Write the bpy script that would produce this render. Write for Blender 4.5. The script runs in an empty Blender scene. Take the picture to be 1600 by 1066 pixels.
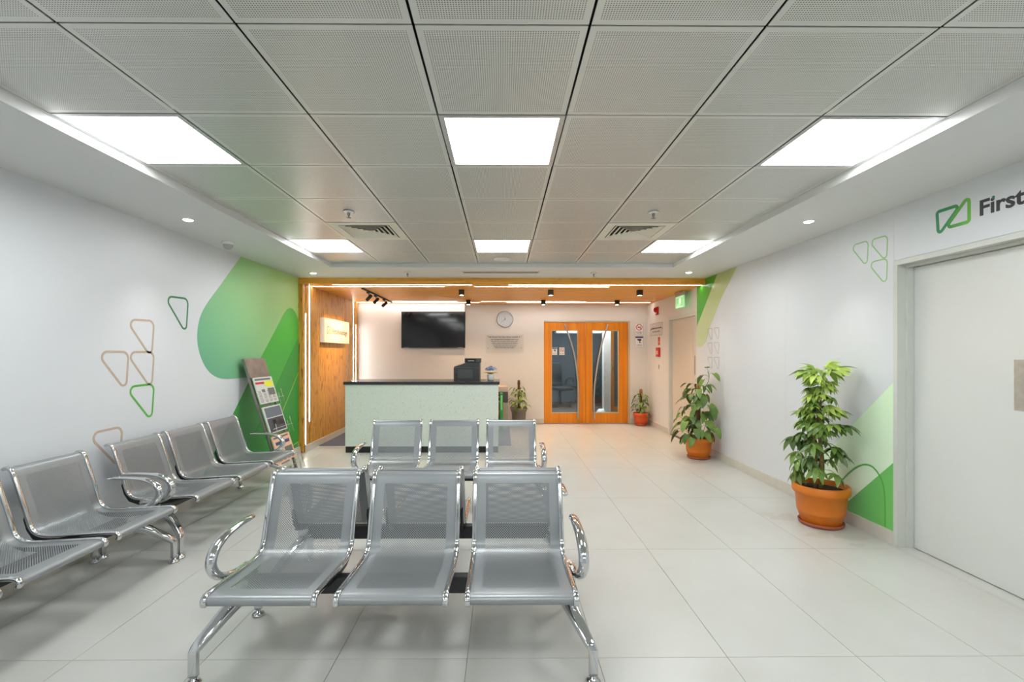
import bpy, bmesh, math, random
from mathutils import Vector, Matrix
random.seed(7)
C = bpy.context.scene.collection
SC = bpy.context.scene
PI = math.pi
def lin(r, g, b):
    f = lambda c: (c/255/12.92) if c/255 <= .04045 else ((c/255+.055)/1.055)**2.4
    return (f(r), f(g), f(b), 1.0)

# ------------------------------------------------------------------ camera, world, exposure
HC = 1.401
cam = bpy.data.objects.new('camera', bpy.data.cameras.new('camera'))
C.objects.link(cam)
cam.location = (0, 0, HC)
cam.rotation_euler = (PI/2, 0, -0.0076)
cam.data.sensor_width = 36
cam.data.lens = 735.6/1600*36
cam.data.shift_x = 9.1/1600
cam.data.shift_y = 19.8/1600
cam.data.clip_start = 0.05
SC.camera = cam
w = bpy.data.worlds.new('world'); SC.world = w; w.use_nodes = True
w.node_tree.nodes['Background'].inputs[0].default_value = (.5, .55, .6, 1)
w.node_tree.nodes['Background'].inputs[1].default_value = 0.05
SC.view_settings.view_transform = 'Standard'
SC.view_settings.look = 'None'
SC.view_settings.gamma = 1
SC.view_settings.use_curve_mapping = False
SC.view_settings.exposure = 1.5
PANEL_E = 7.0        # radiance of the square ceiling panels
STRIP_E = 15.0        # radiance of the linear LED strips
SPOT_W = 8.0        # soffit downlights
WARM_W = 18.0        # black cube downlights of the reception bay
TRACK_W = 17.0       # track spots on the sign
SC.cycles.max_bounces = 8
SC.cycles.diffuse_bounces = 5
SC.cycles.glossy_bounces = 4
SC.cycles.transparent_max_bounces = 12
SC.cycles.caustics_reflective = False
SC.cycles.caustics_refractive = False
SC.cycles.sample_clamp_indirect = 6

# ------------------------------------------------------------------ materials
def bsdf_of(m): return next(n for n in m.node_tree.nodes if n.type == 'BSDF_PRINCIPLED')
def mat(name, col, rough=.5, metal=0, spec=.5, emit=0, ecol=None, var=0, vscale=6, bump=0, bscale=200):
    m = bpy.data.materials.new(name); m.use_nodes = True
    nt = m.node_tree; b = bsdf_of(m)
    b.inputs['Base Color'].default_value = col
    b.inputs['Roughness'].default_value = rough
    b.inputs['Metallic'].default_value = metal
    b.inputs['Specular IOR Level'].default_value = spec
    if emit:
        b.inputs['Emission Color'].default_value = ecol or col
        b.inputs['Emission Strength'].default_value = emit
    tc = None
    if var or bump:
        tc = nt.nodes.new('ShaderNodeTexCoord')
    if var:
        n = nt.nodes.new('ShaderNodeTexNoise'); n.inputs['Scale'].default_value = vscale; n.inputs['Detail'].default_value = 6
        nt.links.new(tc.outputs['Object'], n.inputs['Vector'])
        r = nt.nodes.new('ShaderNodeValToRGB')
        r.color_ramp.elements[0].position = .3; r.color_ramp.elements[1].position = .7
        r.color_ramp.elements[0].color = tuple(c*(1-var) for c in col[:3])+(1,)
        r.color_ramp.elements[1].color = tuple(min(1, c*(1+var)) for c in col[:3])+(1,)
        nt.links.new(n.outputs['Fac'], r.inputs['Fac']); nt.links.new(r.outputs['Color'], b.inputs['Base Color'])
    if bump:
        n = nt.nodes.new('ShaderNodeTexNoise'); n.inputs['Scale'].default_value = bscale
        nt.links.new(tc.outputs['Object'], n.inputs['Vector'])
        bp = nt.nodes.new('ShaderNodeBump'); bp.inputs['Strength'].default_value = bump; bp.inputs['Distance'].default_value = .002
        nt.links.new(n.outputs['Fac'], bp.inputs['Height']); nt.links.new(bp.outputs['Normal'], b.inputs['Normal'])
    return m
def math_node(nt, op, a, b=None, c=None):
    n = nt.nodes.new('ShaderNodeMath'); n.operation = op
    for i, v in enumerate((a, b, c)):
        if v is None: continue
        if isinstance(v, (int, float)): n.inputs[i].default_value = v
        else: nt.links.new(v, n.inputs[i])
    return n.outputs[0]
def holes(nt, pitch, r, stagger):
    """1 inside a round hole of a regular grid laid out in the UV metres of the sheet"""
    uv = nt.nodes.new('ShaderNodeUVMap').outputs[0]
    sep = nt.nodes.new('ShaderNodeSeparateXYZ'); nt.links.new(uv, sep.inputs[0])
    def d(off):
        s = []
        for k in (0, 1):
            f = math_node(nt, 'FRACT', math_node(nt, 'MULTIPLY_ADD', sep.outputs[k], 1/pitch, 100+off))
            f = math_node(nt, 'SUBTRACT', f, .5)
            s.append(math_node(nt, 'MULTIPLY', f, f))
        return math_node(nt, 'ADD', s[0], s[1])
    a = d(0)
    if stagger: a = math_node(nt, 'MINIMUM', a, d(.5))
    return math_node(nt, 'LESS_THAN', a, (r/pitch)**2), sep
def band(nt, x, lo, hi):
    return math_node(nt, 'MULTIPLY', math_node(nt, 'GREATER_THAN', x, lo), math_node(nt, 'LESS_THAN', x, hi))

M = {}
M['wall'] = mat('wall_paint', (.685, .71, .742, 1), .38, spec=.35, bump=.03, bscale=60)
M['wall_warm'] = mat('wall_paint_bay', (.72, .70, .68, 1), .5, spec=.3)
M['soffit'] = mat('soffit_paint', (.70, .705, .70, 1), .6, spec=.2)
M['plenum'] = mat('plenum_dark', (.012, .012, .012, 1), .9)
M['grout'] = mat('grout', lin(120, 118, 112), .9)
M['baseboard'] = mat('baseboard_tile', lin(204, 200, 190), .4, var=.04, vscale=12)
M['frame_white'] = mat('door_frame_paint', lin(205, 207, 201), .35, var=.02)
M['door_white'] = mat('door_white', lin(212, 214, 211), .22, spec=.5, bump=.05, bscale=9)
M['door_cream'] = mat('door_cream', lin(214, 204, 190), .35)
M['steel'] = mat('brushed_steel', (.52, .51, .49, 1), .4, metal=.9, var=.08, vscale=30)
M['steel_dark'] = mat('stand_steel', (.33, .30, .28, 1), .42, metal=.9, var=.15, vscale=9)
M['chrome'] = mat('chrome', (.62, .63, .64, 1), .08, metal=1)
M['black'] = mat('black_paint', (.012, .012, .013, 1), .4)
M['black_matte'] = mat('black_matte', (.018, .018, .019, 1), .65)
M['plastic_dark'] = mat('plastic_charcoal', (.045, .047, .05, 1), .45)
M['plastic_mid'] = mat('plastic_grey', (.075, .078, .082, 1), .4)
M['screen'] = mat('screen_gloss', (.006, .006, .008, 1), .08, spec=.5)
M['panel_lit'] = mat('panel_lit', (1, 1, 1, 1), .5, emit=PANEL_E, ecol=(.975, 1, .995, 1))
M['strip_lit'] = mat('strip_lit', (1, 1, 1, 1), .5, emit=STRIP_E, ecol=(1, .94, .88, 1))
M['spot_lit'] = mat('spot_lit', (1, 1, 1, 1), .5, emit=14, ecol=(1, .97, .92, 1))
M['warm_lit'] = mat('warm_lit', (1, .9, .7, 1), .5, emit=8, ecol=(1, .78, .5, 1))
M['alu'] = mat('alu_frame', (.55, .55, .55, 1), .4, metal=.6)
M['vent'] = mat('vent_paint', lin(226, 221, 206), .5)
M['white_gloss'] = mat('white_gloss', (.86, .86, .85, 1), .25)
M['paper'] = mat('paper', (.62, .62, .60, 1), .8)
M['paper_salmon'] = mat('paper_salmon', lin(232, 186, 160), .8)
M['ink'] = mat('ink', (.05, .05, .055, 1), .7)
M['ink_grey'] = mat('ink_grey', (.16, .15, .14, 1), .7)
M['ink_red'] = mat('ink_red', lin(196, 40, 36), .5)
M['ink_blue'] = mat('ink_blue', lin(52, 66, 112), .6)
M['ink_yellow'] = mat('ink_yellow', lin(222, 226, 60), .6)
M['red'] = mat('red_plastic', lin(190, 30, 28), .35)
M['tan'] = mat('print_tan', lin(190, 170, 152), .45)
M['tan_pale'] = mat('print_tan_pale', lin(186, 176, 158), .45)
M['green_line'] = mat('print_green', lin(92, 178, 76), .4)
M['green_dkline'] = mat('print_dark_green', lin(52, 132, 92), .4)
M['green_pale'] = mat('print_pale_green_line', lin(150, 196, 136), .4)
M['green_yel'] = mat('print_yellow_green', lin(160, 200, 90), .4)
M['lettering'] = mat('lettering_charcoal', lin(58, 58, 62), .4)
M['terra'] = mat('pot_terracotta', lin(216, 118, 26), .42, var=.07, vscale=7)
M['terra_red'] = mat('pot_orange_red', lin(214, 84, 34), .42, var=.05, vscale=9)
M['saucer'] = mat('saucer_clay', lin(160, 82, 52), .5)
M['pot_grey'] = mat('pot_grey', lin(120, 112, 104), .6, var=.1)
M['soil'] = mat('soil', (.035, .022, .014, 1), 1, var=.4, vscale=60)
M['trunk'] = mat('trunk_bark', lin(128, 104, 62), .8, var=.3, vscale=30)
M['moss'] = mat('moss_pole', lin(96, 62, 36), 1, var=.5, vscale=90, bump=.5)
M['coir'] = mat('coir_cap', lin(158, 112, 64), 1, var=.3, vscale=80)
M['stem'] = mat('stem_green', lin(96, 124, 56), .6)
M['counter_top'] = mat('counter_slab', (.030, .031, .033, 1), .22)
M['carpet'] = mat('carpet_blue', lin(96, 104, 124), .95, var=.15, vscale=40, bump=.4, bscale=300)
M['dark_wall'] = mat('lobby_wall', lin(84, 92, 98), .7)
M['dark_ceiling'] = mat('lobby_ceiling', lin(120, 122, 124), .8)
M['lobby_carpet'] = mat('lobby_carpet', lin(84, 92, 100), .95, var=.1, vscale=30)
M['brass'] = mat('brass', (.75, .52, .18, 1), .25, metal=1)
M['label_green'] = mat('file_green', lin(40, 150, 70), .4)
M['cab_body'] = mat('cabinet_greige', lin(168, 156, 142), .5)
M['cab_dark'] = mat('cabinet_dark', lin(84, 76, 76), .5)
M['flower'] = mat('petal_blue', lin(92, 122, 176), .6, var=.25, vscale=60)
M['flower_lt'] = mat('petal_pale_blue', lin(148, 170, 206), .6)
M['sprig'] = mat('sprig_green', lin(150, 186, 70), .6)
M['sign_face'] = mat('sign_face', (.84, .82, .78, 1), .3)
M['exit_face'] = mat('exit_face', lin(170, 240, 175), .4, emit=.14, ecol=lin(140, 235, 155))
M['exit_mark'] = mat('exit_mark', lin(225, 255, 230), .4, emit=.24, ecol=lin(215, 255, 225))
def leafmat(n, c):
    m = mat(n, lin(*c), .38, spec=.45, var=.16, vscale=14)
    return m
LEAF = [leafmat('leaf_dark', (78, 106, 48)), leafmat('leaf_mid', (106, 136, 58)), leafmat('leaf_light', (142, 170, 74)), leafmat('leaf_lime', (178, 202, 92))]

def clear_mat(name, tint, gloss_scale):
    m = bpy.data.materials.new(name); m.use_nodes = True; nt = m.node_tree
    nt.nodes.clear()
    out = nt.nodes.new('ShaderNodeOutputMaterial'); mix = nt.nodes.new('ShaderNodeMixShader')
    t = nt.nodes.new('ShaderNodeBsdfTransparent'); t.inputs[0].default_value = tint
    g = nt.nodes.new('ShaderNodeBsdfGlossy'); g.inputs['Roughness'].default_value = .02
    lw = nt.nodes.new('ShaderNodeLayerWeight'); lw.inputs[0].default_value = .5
    f5 = math_node(nt, 'POWER', lw.outputs['Facing'], 5)
    f = math_node(nt, 'MULTIPLY_ADD', f5, .9*gloss_scale, .04*gloss_scale)
    nt.links.new(f, mix.inputs[0]); nt.links.new(t.outputs[0], mix.inputs[1]); nt.links.new(g.outputs[0], mix.inputs[2])
    nt.links.new(mix.outputs[0], out.inputs[0])
    return m
M['glass'] = clear_mat('door_glass', (.72, .77, .78, 1), 1.6)
M['acrylic'] = clear_mat('clear_acrylic', (.99, .99, .985, 1), .5)

def floor_material():
    m = mat('floor_porcelain', (.6, .6, .58, 1), .26, spec=.45); nt = m.node_tree; b = bsdf_of(m)
    tc = nt.nodes.new('ShaderNodeTexCoord'); oi = nt.nodes.new('ShaderNodeObjectInfo')
    add = nt.nodes.new('ShaderNodeVectorMath'); add.operation = 'MULTIPLY_ADD'
    nt.links.new(oi.outputs['Random'], add.inputs[0]); add.inputs[1].default_value = (37, 53, 11)
    nt.links.new(tc.outputs['Object'], add.inputs[2])
    n = nt.nodes.new('ShaderNodeTexNoise'); n.inputs['Scale'].default_value = 2.2; n.inputs['Detail'].default_value = 3; n.inputs['Roughness'].default_value = .5
    nt.links.new(add.outputs[0], n.inputs['Vector'])
    r = nt.nodes.new('ShaderNodeValToRGB')
    r.color_ramp.elements[0].position = .25; r.color_ramp.elements[1].position = .75
    r.color_ramp.elements[0].color = lin(191, 191, 185); r.color_ramp.elements[1].color = lin(197, 198, 194)
    nt.links.new(n.outputs['Fac'], r.inputs['Fac']); nt.links.new(r.outputs[0], b.inputs['Base Color'])
    r2 = nt.nodes.new('ShaderNodeMapRange'); r2.inputs[3].default_value = .26; r2.inputs[4].default_value = .30
    b.inputs['Roughness'].default_value = .28
    return m
M['floor'] = floor_material()

def ceiling_tile_material():
    m = mat('ceiling_metal', lin(214, 214, 209), .34, metal=.2, spec=.5); nt = m.node_tree; b = bsdf_of(m)
    h, sep = holes(nt, .0088, .0023, False)
    inside = math_node(nt, 'MULTIPLY', band(nt, sep.outputs[0], -.272, .272), band(nt, sep.outputs[1], -.272, .272))
    h = math_node(nt, 'MULTIPLY', h, inside)
    mx = nt.nodes.new('ShaderNodeMix'); mx.data_type = 'RGBA'
    nt.links.new(h, mx.inputs[0]); mx.inputs[6].default_value = lin(214, 214, 209); mx.inputs[7].default_value = (.10, .10, .10, 1)
    nt.links.new(mx.outputs[2], b.inputs['Base Color'])
    return m
M['ceiling_tile'] = ceiling_tile_material()

def seat_material(v0, v1, half):
    m = mat('seat_sheet', (.272, .290, .300, 1), .34, metal=.35, spec=.5); nt = m.node_tree; b = bsdf_of(m)
    h, sep = holes(nt, .0120, .0030, True)
    h = math_node(nt, 'MULTIPLY', h, math_node(nt, 'MULTIPLY', band(nt, sep.outputs[0], -half, half), band(nt, sep.outputs[1], v0, v1)))
    out = next(n for n in nt.nodes if n.type == 'OUTPUT_MATERIAL')
    t = nt.nodes.new('ShaderNodeBsdfTransparent'); mix = nt.nodes.new('ShaderNodeMixShader')
    nt.links.new(h, mix.inputs[0]); nt.links.new(b.outputs[0], mix.inputs[1]); nt.links.new(t.outputs[0], mix.inputs[2])
    nt.links.new(mix.outputs[0], out.inputs[0])
    return m

def wood_material(name, c0, c1, axis, stripe, rough=.4, knots=0, cd=None):
    """grain runs along axis; knots = strength of the short dark bamboo marks"""
    m = mat(name, c0, rough); nt = m.node_tree; b = bsdf_of(m)
    tc = nt.nodes.new('ShaderNodeTexCoord'); oi = nt.nodes.new('ShaderNodeObjectInfo')
    add = nt.nodes.new('ShaderNodeVectorMath'); add.operation = 'MULTIPLY_ADD'
    nt.links.new(oi.outputs['Random'], add.inputs[0]); add.inputs[1].default_value = (3.1, 5.3, 7.7)
    nt.links.new(tc.outputs['Object'], add.inputs[2])
    mp = nt.nodes.new('ShaderNodeMapping')
    s = [stripe]*3; s[axis] = stripe*.03; mp.inputs['Scale'].default_value = s
    nt.links.new(add.outputs[0], mp.inputs['Vector'])
    n = nt.nodes.new('ShaderNodeTexNoise'); n.inputs['Scale'].default_value = 1; n.inputs['Detail'].default_value = 5
    nt.links.new(mp.outputs[0], n.inputs['Vector'])
    r = nt.nodes.new('ShaderNodeValToRGB'); r.color_ramp.elements[0].position = .32; r.color_ramp.elements[1].position = .68
    r.color_ramp.elements[0].color = c0; r.color_ramp.elements[1].color = c1
    nt.links.new(n.outputs['Fac'], r.inputs['Fac']); col = r.outputs[0]
    if knots:
        mp2 = nt.nodes.new('ShaderNodeMapping'); s = [30]*3; s[axis] = 6.0; mp2.inputs['Scale'].default_value = s
        nt.links.new(add.outputs[0], mp2.inputs['Vector'])
        v = nt.nodes.new('ShaderNodeTexNoise'); v.inputs['Scale'].default_value = 1; v.inputs['Detail'].default_value = 1
        nt.links.new(mp2.outputs[0], v.inputs['Vector'])
        k = nt.nodes.new('ShaderNodeMapRange'); k.inputs[1].default_value = .60; k.inputs[2].default_value = .67; k.inputs[4].default_value = knots
        nt.links.new(v.outputs['Fac'], k.inputs[0])
        mx = nt.nodes.new('ShaderNodeMix'); mx.data_type = 'RGBA'
        nt.links.new(k.outputs[0], mx.inputs[0]); nt.links.new(col, mx.inputs[6]); mx.inputs[7].default_value = cd
        col = mx.outputs[2]
    nt.links.new(col, b.inputs['Base Color'])
    return m
M['bamboo_v'] = wood_material('bamboo_vertical', lin(186, 130, 44), lin(214, 162, 70), 2, 45, .42, .75, lin(112, 64, 24))
M['bamboo_h'] = wood_material('bamboo_horizontal', lin(228, 150, 40), lin(246, 184, 76), 0, 34, .42, .18, lin(130, 80, 36))
M['door_wood'] = wood_material('door_wood', lin(214, 120, 0), lin(232, 146, 4), 2, 22, .36)

def terrazzo():
    m = mat('terrazzo_mint', lin(216, 226, 216), .35); nt = m.node_tree; b = bsdf_of(m)
    tc = nt.nodes.new('ShaderNodeTexCoord')
    col = None
    base = nt.nodes.new('ShaderNodeRGB'); base.outputs[0].default_value = lin(214, 223, 214); col = base.outputs[0]
    for sc, thr, c in ((62, .07, lin(150, 158, 148)), (80, .10, lin(240, 242, 236)), (44, .03, lin(120, 128, 122))):
        v = nt.nodes.new('ShaderNodeTexVoronoi'); v.inputs['Scale'].default_value = sc
        nt.links.new(tc.outputs['Object'], v.inputs['Vector'])
        rnd = nt.nodes.new('ShaderNodeSeparateColor'); nt.links.new(v.outputs['Color'], rnd.inputs[0])
        f = math_node(nt, 'MULTIPLY', math_node(nt, 'LESS_THAN', v.outputs['Distance'], .30), math_node(nt, 'LESS_THAN', rnd.outputs[0], thr*4))
        mx = nt.nodes.new('ShaderNodeMix'); mx.data_type = 'RGBA'
        nt.links.new(math_node(nt, 'MULTIPLY', f, .38), mx.inputs[0]); nt.links.new(col, mx.inputs[6]); mx.inputs[7].default_value = c
        col = mx.outputs[2]
    nt.links.new(col, b.inputs['Base Color'])
    return m
M['terrazzo'] = terrazzo()

def gradient(name, stops, direction, lo, hi, rough=.34):
    """flat colour print whose hue runs across the print (world metres along direction)"""
    m = mat(name, (1, 1, 1, 1), rough, spec=.4); nt = m.node_tree; b = bsdf_of(m)
    tc = nt.nodes.new('ShaderNodeTexCoord')
    d = nt.nodes.new('ShaderNodeVectorMath'); d.operation = 'DOT_PRODUCT'; d.inputs[1].default_value = direction
    nt.links.new(tc.outputs['Object'], d.inputs[0])
    mr = nt.nodes.new('ShaderNodeMapRange'); mr.inputs[1].default_value = lo; mr.inputs[2].default_value = hi
    nt.links.new(d.outputs['Value'], mr.inputs[0])
    r = nt.nodes.new('ShaderNodeValToRGB'); nt.links.new(mr.outputs[0], r.inputs[0])
    el = r.color_ramp.elements
    el[0].position, el[0].color = stops[0][0], lin(*stops[0][1]); el[1].position, el[1].color = stops[-1][0], lin(*stops[-1][1])
    for p, c in stops[1:-1]:
        e = el.new(p); e.color = lin(*c)
    nt.links.new(r.outputs[0], b.inputs['Base Color'])
    return m

# worn chrome: rust in patches of its own
def worn():
    m = mat('chrome_worn', (.70, .70, .70, 1), .16, metal=1); nt = m.node_tree; b = bsdf_of(m)
    tc = nt.nodes.new('ShaderNodeTexCoord'); n = nt.nodes.new('ShaderNodeTexNoise'); n.inputs['Scale'].default_value = 26; n.inputs['Detail'].default_value = 5
    nt.links.new(tc.outputs['Object'], n.inputs['Vector'])
    k = nt.nodes.new('ShaderNodeMapRange'); k.inputs[1].default_value = .56; k.inputs[2].default_value = .62
    nt.links.new(n.outputs['Fac'], k.inputs[0])
    mx = nt.nodes.new('ShaderNodeMix'); mx.data_type = 'RGBA'; nt.links.new(k.outputs[0], mx.inputs[0])
    mx.inputs[6].default_value = (.70, .70, .70, 1); mx.inputs[7].default_value = lin(110, 70, 42)
    nt.links.new(mx.outputs[2], b.inputs['Base Color'])
    nt.links.new(math_node(nt, 'SUBTRACT', 1, k.outputs[0]), b.inputs['Metallic'])
    nt.links.new(math_node(nt, 'MULTIPLY_ADD', k.outputs[0], .6, .14), b.inputs['Roughness'])
    return m
M['worn'] = worn()

# ------------------------------------------------------------------ mesh helpers
class MB:
    def __init__(s): s.v = []; s.f = []; s.uv = []; s.smooth = []
    def add(s, vs, fs, smooth=False, uvs=None):
        o = len(s.v); s.v += [tuple(p) for p in vs]
        for i, f in enumerate(fs):
            s.f.append([o+k for k in f]); s.smooth.append(smooth)
            s.uv.append([uvs[k] for k in f] if uvs else None)
        return s
    def box(s, x0, x1, y0, y1, z0, z1, bev=0):
        if bev:
            bm = bmesh.new(); bmesh.ops.create_cube(bm, size=1)
            for v in bm.verts: v.co = Vector(((x0+x1)/2+v.co.x*(x1-x0), (y0+y1)/2+v.co.y*(y1-y0), (z0+z1)/2+v.co.z*(z1-z0)))
            bmesh.ops.bevel(bm, geom=bm.edges[:], offset=bev, segments=2, affect='EDGES', profile=.6)
            bm.verts.index_update(); bm.normal_update()
            s.add([v.co[:] for v in bm.verts], [[v.index for v in f.verts] for f in bm.faces]); bm.free(); return s
        vs = [(x, y, z) for z in (z0, z1) for y in (y0, y1) for x in (x0, x1)]
        return s.add(vs, [(0, 2, 3, 1), (4, 5, 7, 6), (0, 1, 5, 4), (2, 6, 7, 3), (0, 4, 6, 2), (1, 3, 7, 5)])
    def lathe(s, prof, seg=28, at=(0, 0, 0), axis='Z', smooth=True):
        vs = []; fs = []; n = len(prof)
        for k in range(seg):
            a = 2*PI*k/seg
            for r, z in prof:
                p = (r*math.cos(a), r*math.sin(a), z)
                if axis == 'Y': p = (p[0], -p[2], p[1])
                if axis == 'X': p = (p[2], p[0], p[1])
                vs.append((at[0]+p[0], at[1]+p[1], at[2]+p[2]))
        for k in range(seg):
            k2 = (k+1) % seg
            for i in range(n-1): fs.append((k*n+i, k2*n+i, k2*n+i+1, k*n+i+1))
        s.add(vs, fs, smooth)
        for i in (0, n-1):
            if prof[i][0] > 1e-5:
                c = [len(s.v)-seg*n+k*n+i for k in range(seg)]
                s.f.append(c if i else c[::-1]); s.smooth.append(False); s.uv.append(None)
        return s
    def sweep(s, path, sect, side=None, scale=None, smooth=True, closed=False):
        """section (a, b) swept along path: a along `side`, b along the normal"""
        P = [Vector(p) for p in path]; n = len(P); m = len(sect); vs = []
        for i, p in enumerate(P):
            if closed: t = P[(i+1) % n]-P[i-1]
            else: t = P[min(i+1, n-1)]-P[max(i-1, 0)]
            t.normalize()
            sd = Vector(side) if side else (t.cross(Vector((0, 0, 1))) if abs(t.z) < .95 else t.cross(Vector((0, 1, 0))))
            sd = (sd-t*sd.dot(t)).normalized(); nn = t.cross(sd)
            k = scale[i] if scale else 1
            ka, kb = k if isinstance(k, tuple) else (k, k)
            vs += [p+sd*(a*ka)+nn*(b*kb) for a, b in sect]
        fs = []
        for i in range(n if closed else n-1):
            i2 = (i+1) % n
            for j in range(m):
                j2 = (j+1) % m; fs.append((i*m+j, i*m+j2, i2*m+j2, i2*m+j))
        s.add(vs, fs, smooth)
        if not closed:
            o = len(s.v)-n*m
            for c in ([o+j for j in range(m)][::-1], [o+(n-1)*m+j for j in range(m)]):
                s.f.append(c); s.smooth.append(False); s.uv.append(None)
        return s
    def prism(s, poly, frame, d0, d1):
        """2-D polygon extruded: frame(u, v, d) -> point"""
        n = len(poly)
        vs = [frame(u, v, d0) for u, v in poly]+[frame(u, v, d1) for u, v in poly]
        return s.add(vs, [list(range(n))[::-1], list(range(n, 2*n))]+[(i, (i+1) % n, n+(i+1) % n, n+i) for i in range(n)])
    def build(s, name, m, parent=None):
        me = bpy.data.meshes.new(name); me.from_pydata(s.v, [], s.f); me.validate(clean_customdata=False)
        me.polygons.foreach_set('use_smooth', s.smooth[:len(me.polygons)]) if len(me.polygons) == len(s.smooth) else None
        if any(u for u in s.uv):
            l = me.uv_layers.new(name='UVMap'); k = 0
            for u, f in zip(s.uv, s.f):
                for j in range(len(f)):
                    l.data[k].uv = u[j] if u else (0, 0); k += 1
        bm = bmesh.new(); bm.from_mesh(me); bmesh.ops.recalc_face_normals(bm, faces=bm.faces[:]); bm.to_mesh(me); bm.free()
        me.materials.append(m)
        o = bpy.data.objects.new(name, me); C.objects.link(o)
        if parent: o.parent = parent
        return o
def circ(r, n=10, rb=None): return [(r*math.cos(2*PI*k/n), (rb or r)*math.sin(2*PI*k/n)) for k in range(n)]
def rrect(a, b, r, n=3):
    out = []
    for cx, cy, a0 in ((a-r, b-r, 0), (-a+r, b-r, PI/2), (-a+r, -b+r, PI), (a-r, -b+r, 3*PI/2)):
        for k in range(n+1): t = a0+PI/2*k/n; out.append((cx+r*math.cos(t), cy+r*math.sin(t)))
    return out
def smooth_path(pts, sub=4):
    P = [Vector(p) for p in pts]; out = []
    for i in range(len(P)-1):
        p0, p1, p2, p3 = P[max(i-1, 0)], P[i], P[i+1], P[min(i+2, len(P)-1)]
        for k in range(sub):
            t = k/sub
            out.append(.5*((2*p1)+(p2-p0)*t+(2*p0-5*p1+4*p2-p3)*t*t+(3*p1-p0-3*p2+p3)*t**3))
    out.append(P[-1]); return out
def round_poly(pts, r, n=6):
    P = [Vector(p) for p in pts]; out = []
    for i, p in enumerate(P):
        rr = r[i] if isinstance(r, (list, tuple)) else r
        if rr <= 0: out.append((p.x, p.y)); continue
        a = (P[i-1]-p); b = (P[(i+1) % len(P)]-p); la, lb = a.length, b.length; a.normalize(); b.normalize()
        ang = a.angle(b); d = min(rr/math.tan(ang/2), la*.48, lb*.48); rr = d*math.tan(ang/2)
        c = p+(a+b).normalized()*(rr/math.sin(ang/2))
        s0 = p+a*d-c; s1 = p+b*d-c
        a0 = math.atan2(s0.y, s0.x); a1 = math.atan2(s1.y, s1.x); da = (a1-a0+PI) % (2*PI)-PI
        for k in range(n+1): out.append((c.x+rr*math.cos(a0+da*k/n), c.y+rr*math.sin(a0+da*k/n)))
    return out
# planes of the room: (u, v, d) with d the distance proud of the surface
def F_left(x): return lambda u, v, d: (x+d, u, v)
def F_right(x): return lambda u, v, d: (x-d, u, v)
def F_back(y): return lambda u, v, d: (u, y-d, v)
def stroke(mb, loop, wd, frame, d0, d1, closed=True):
    P = [Vector(p) for p in loop]; n = len(P); L = []; R = []
    for i in range(n):
        t = (P[(i+1) % n]-P[i-1]) if closed else (P[min(i+1, n-1)]-P[max(i-1, 0)])
        t.normalize(); nn = Vector((-t.y, t.x)); L.append(P[i]+nn*wd/2); R.append(P[i]-nn*wd/2)
    vs = []
    for i in range(n):
        for q in (L[i], R[i]):
            vs += [frame(q.x, q.y, d0), frame(q.x, q.y, d1)]
    fs = []
    for i in range(n if closed else n-1):
        j = (i+1) % n; a, b = 4*i, 4*j
        fs += [(a+1, a+3, b+3, b+1), (a, a+1, b+1, b), (a+2, b+2, b+3, a+3)]
    mb.add(vs, fs)
    return mb
def E(name, label, cat, loc=(0, 0, 0), rz=0, group=None):
    o = bpy.data.objects.new(name, None); C.objects.link(o); o.location = loc; o.rotation_euler = (0, 0, rz); o.empty_display_size = .1
    o['label'] = label; o['category'] = cat
    if group: o['group'] = group
    return o
def tag(o, label, cat, group=None, loc=None):
    o['label'] = label; o['category'] = cat
    if group: o['group'] = group
    return o
def struct(o, label=None):
    o['kind'] = 'structure'
    if label: o['label'] = label
    return o
def lab(o, l): o['label'] = l; return o
def copy_tree(o, parent=None):
    c = o.copy(); C.objects.link(c)
    if parent: c.parent = parent
    for ch in list(o.children): copy_tree(ch, c)
    return c
def text(s, size, m, frame_axes, loc, parent=None, name='lettering', align='LEFT', extrude=.0008, bold=0, sx=1):
    cu = bpy.data.curves.new(name, 'FONT'); cu.body = s; cu.size = size; cu.extrude = extrude; cu.align_x = align; cu.offset = bold
    cu.resolution_u = 3
    tmp = bpy.data.objects.new(name, cu); C.objects.link(tmp)
    me = bpy.data.meshes.new_from_object(tmp.evaluated_get(bpy.context.evaluated_depsgraph_get()))
    bpy.data.objects.remove(tmp); bpy.data.curves.remove(cu); me.name = name; me.materials.clear(); me.materials.append(m)
    o = bpy.data.objects.new(name, me); C.objects.link(o)
    X, Y = Vector(frame_axes[0]), Vector(frame_axes[1]); Z = X.cross(Y)
    mw = Matrix((X, Y, Z)).transposed().to_4x4(); mw.translation = loc
    mw = mw @ Matrix.Diagonal((sx, 1, 1, 1))
    o.matrix_basis = mw
    if parent: o.parent = parent
    return o
AX_R = ((0, -1, 0), (0, 0, 1)); AX_L = ((0, 1, 0), (0, 0, 1)); AX_B = ((1, 0, 0), (0, 0, 1))
def wordline(mb, u0, u1, v, h, frame, d0, d1, rng):
    """a line of lettering too small to read: strokes grouped into words"""
    u = u0; sgn = 1 if u1 > u0 else -1
    while (u1-u)*sgn > h*.5:
        n = rng.randint(3, 9)
        for k in range(n):
            if (u1-u)*sgn < h*.4: break
            hh = h*rng.choice((.62, .62, .66, 1)); wd = h*.42
            a, b = u, u+sgn*wd
            a, b = min(a, b), max(a, b)
            mb.prism([(a, v), (b, v), (b, v+hh), (a, v+hh)], frame, d0, d1)
            u += sgn*h*.56
        u += sgn*h*.5
    return mb
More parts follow.
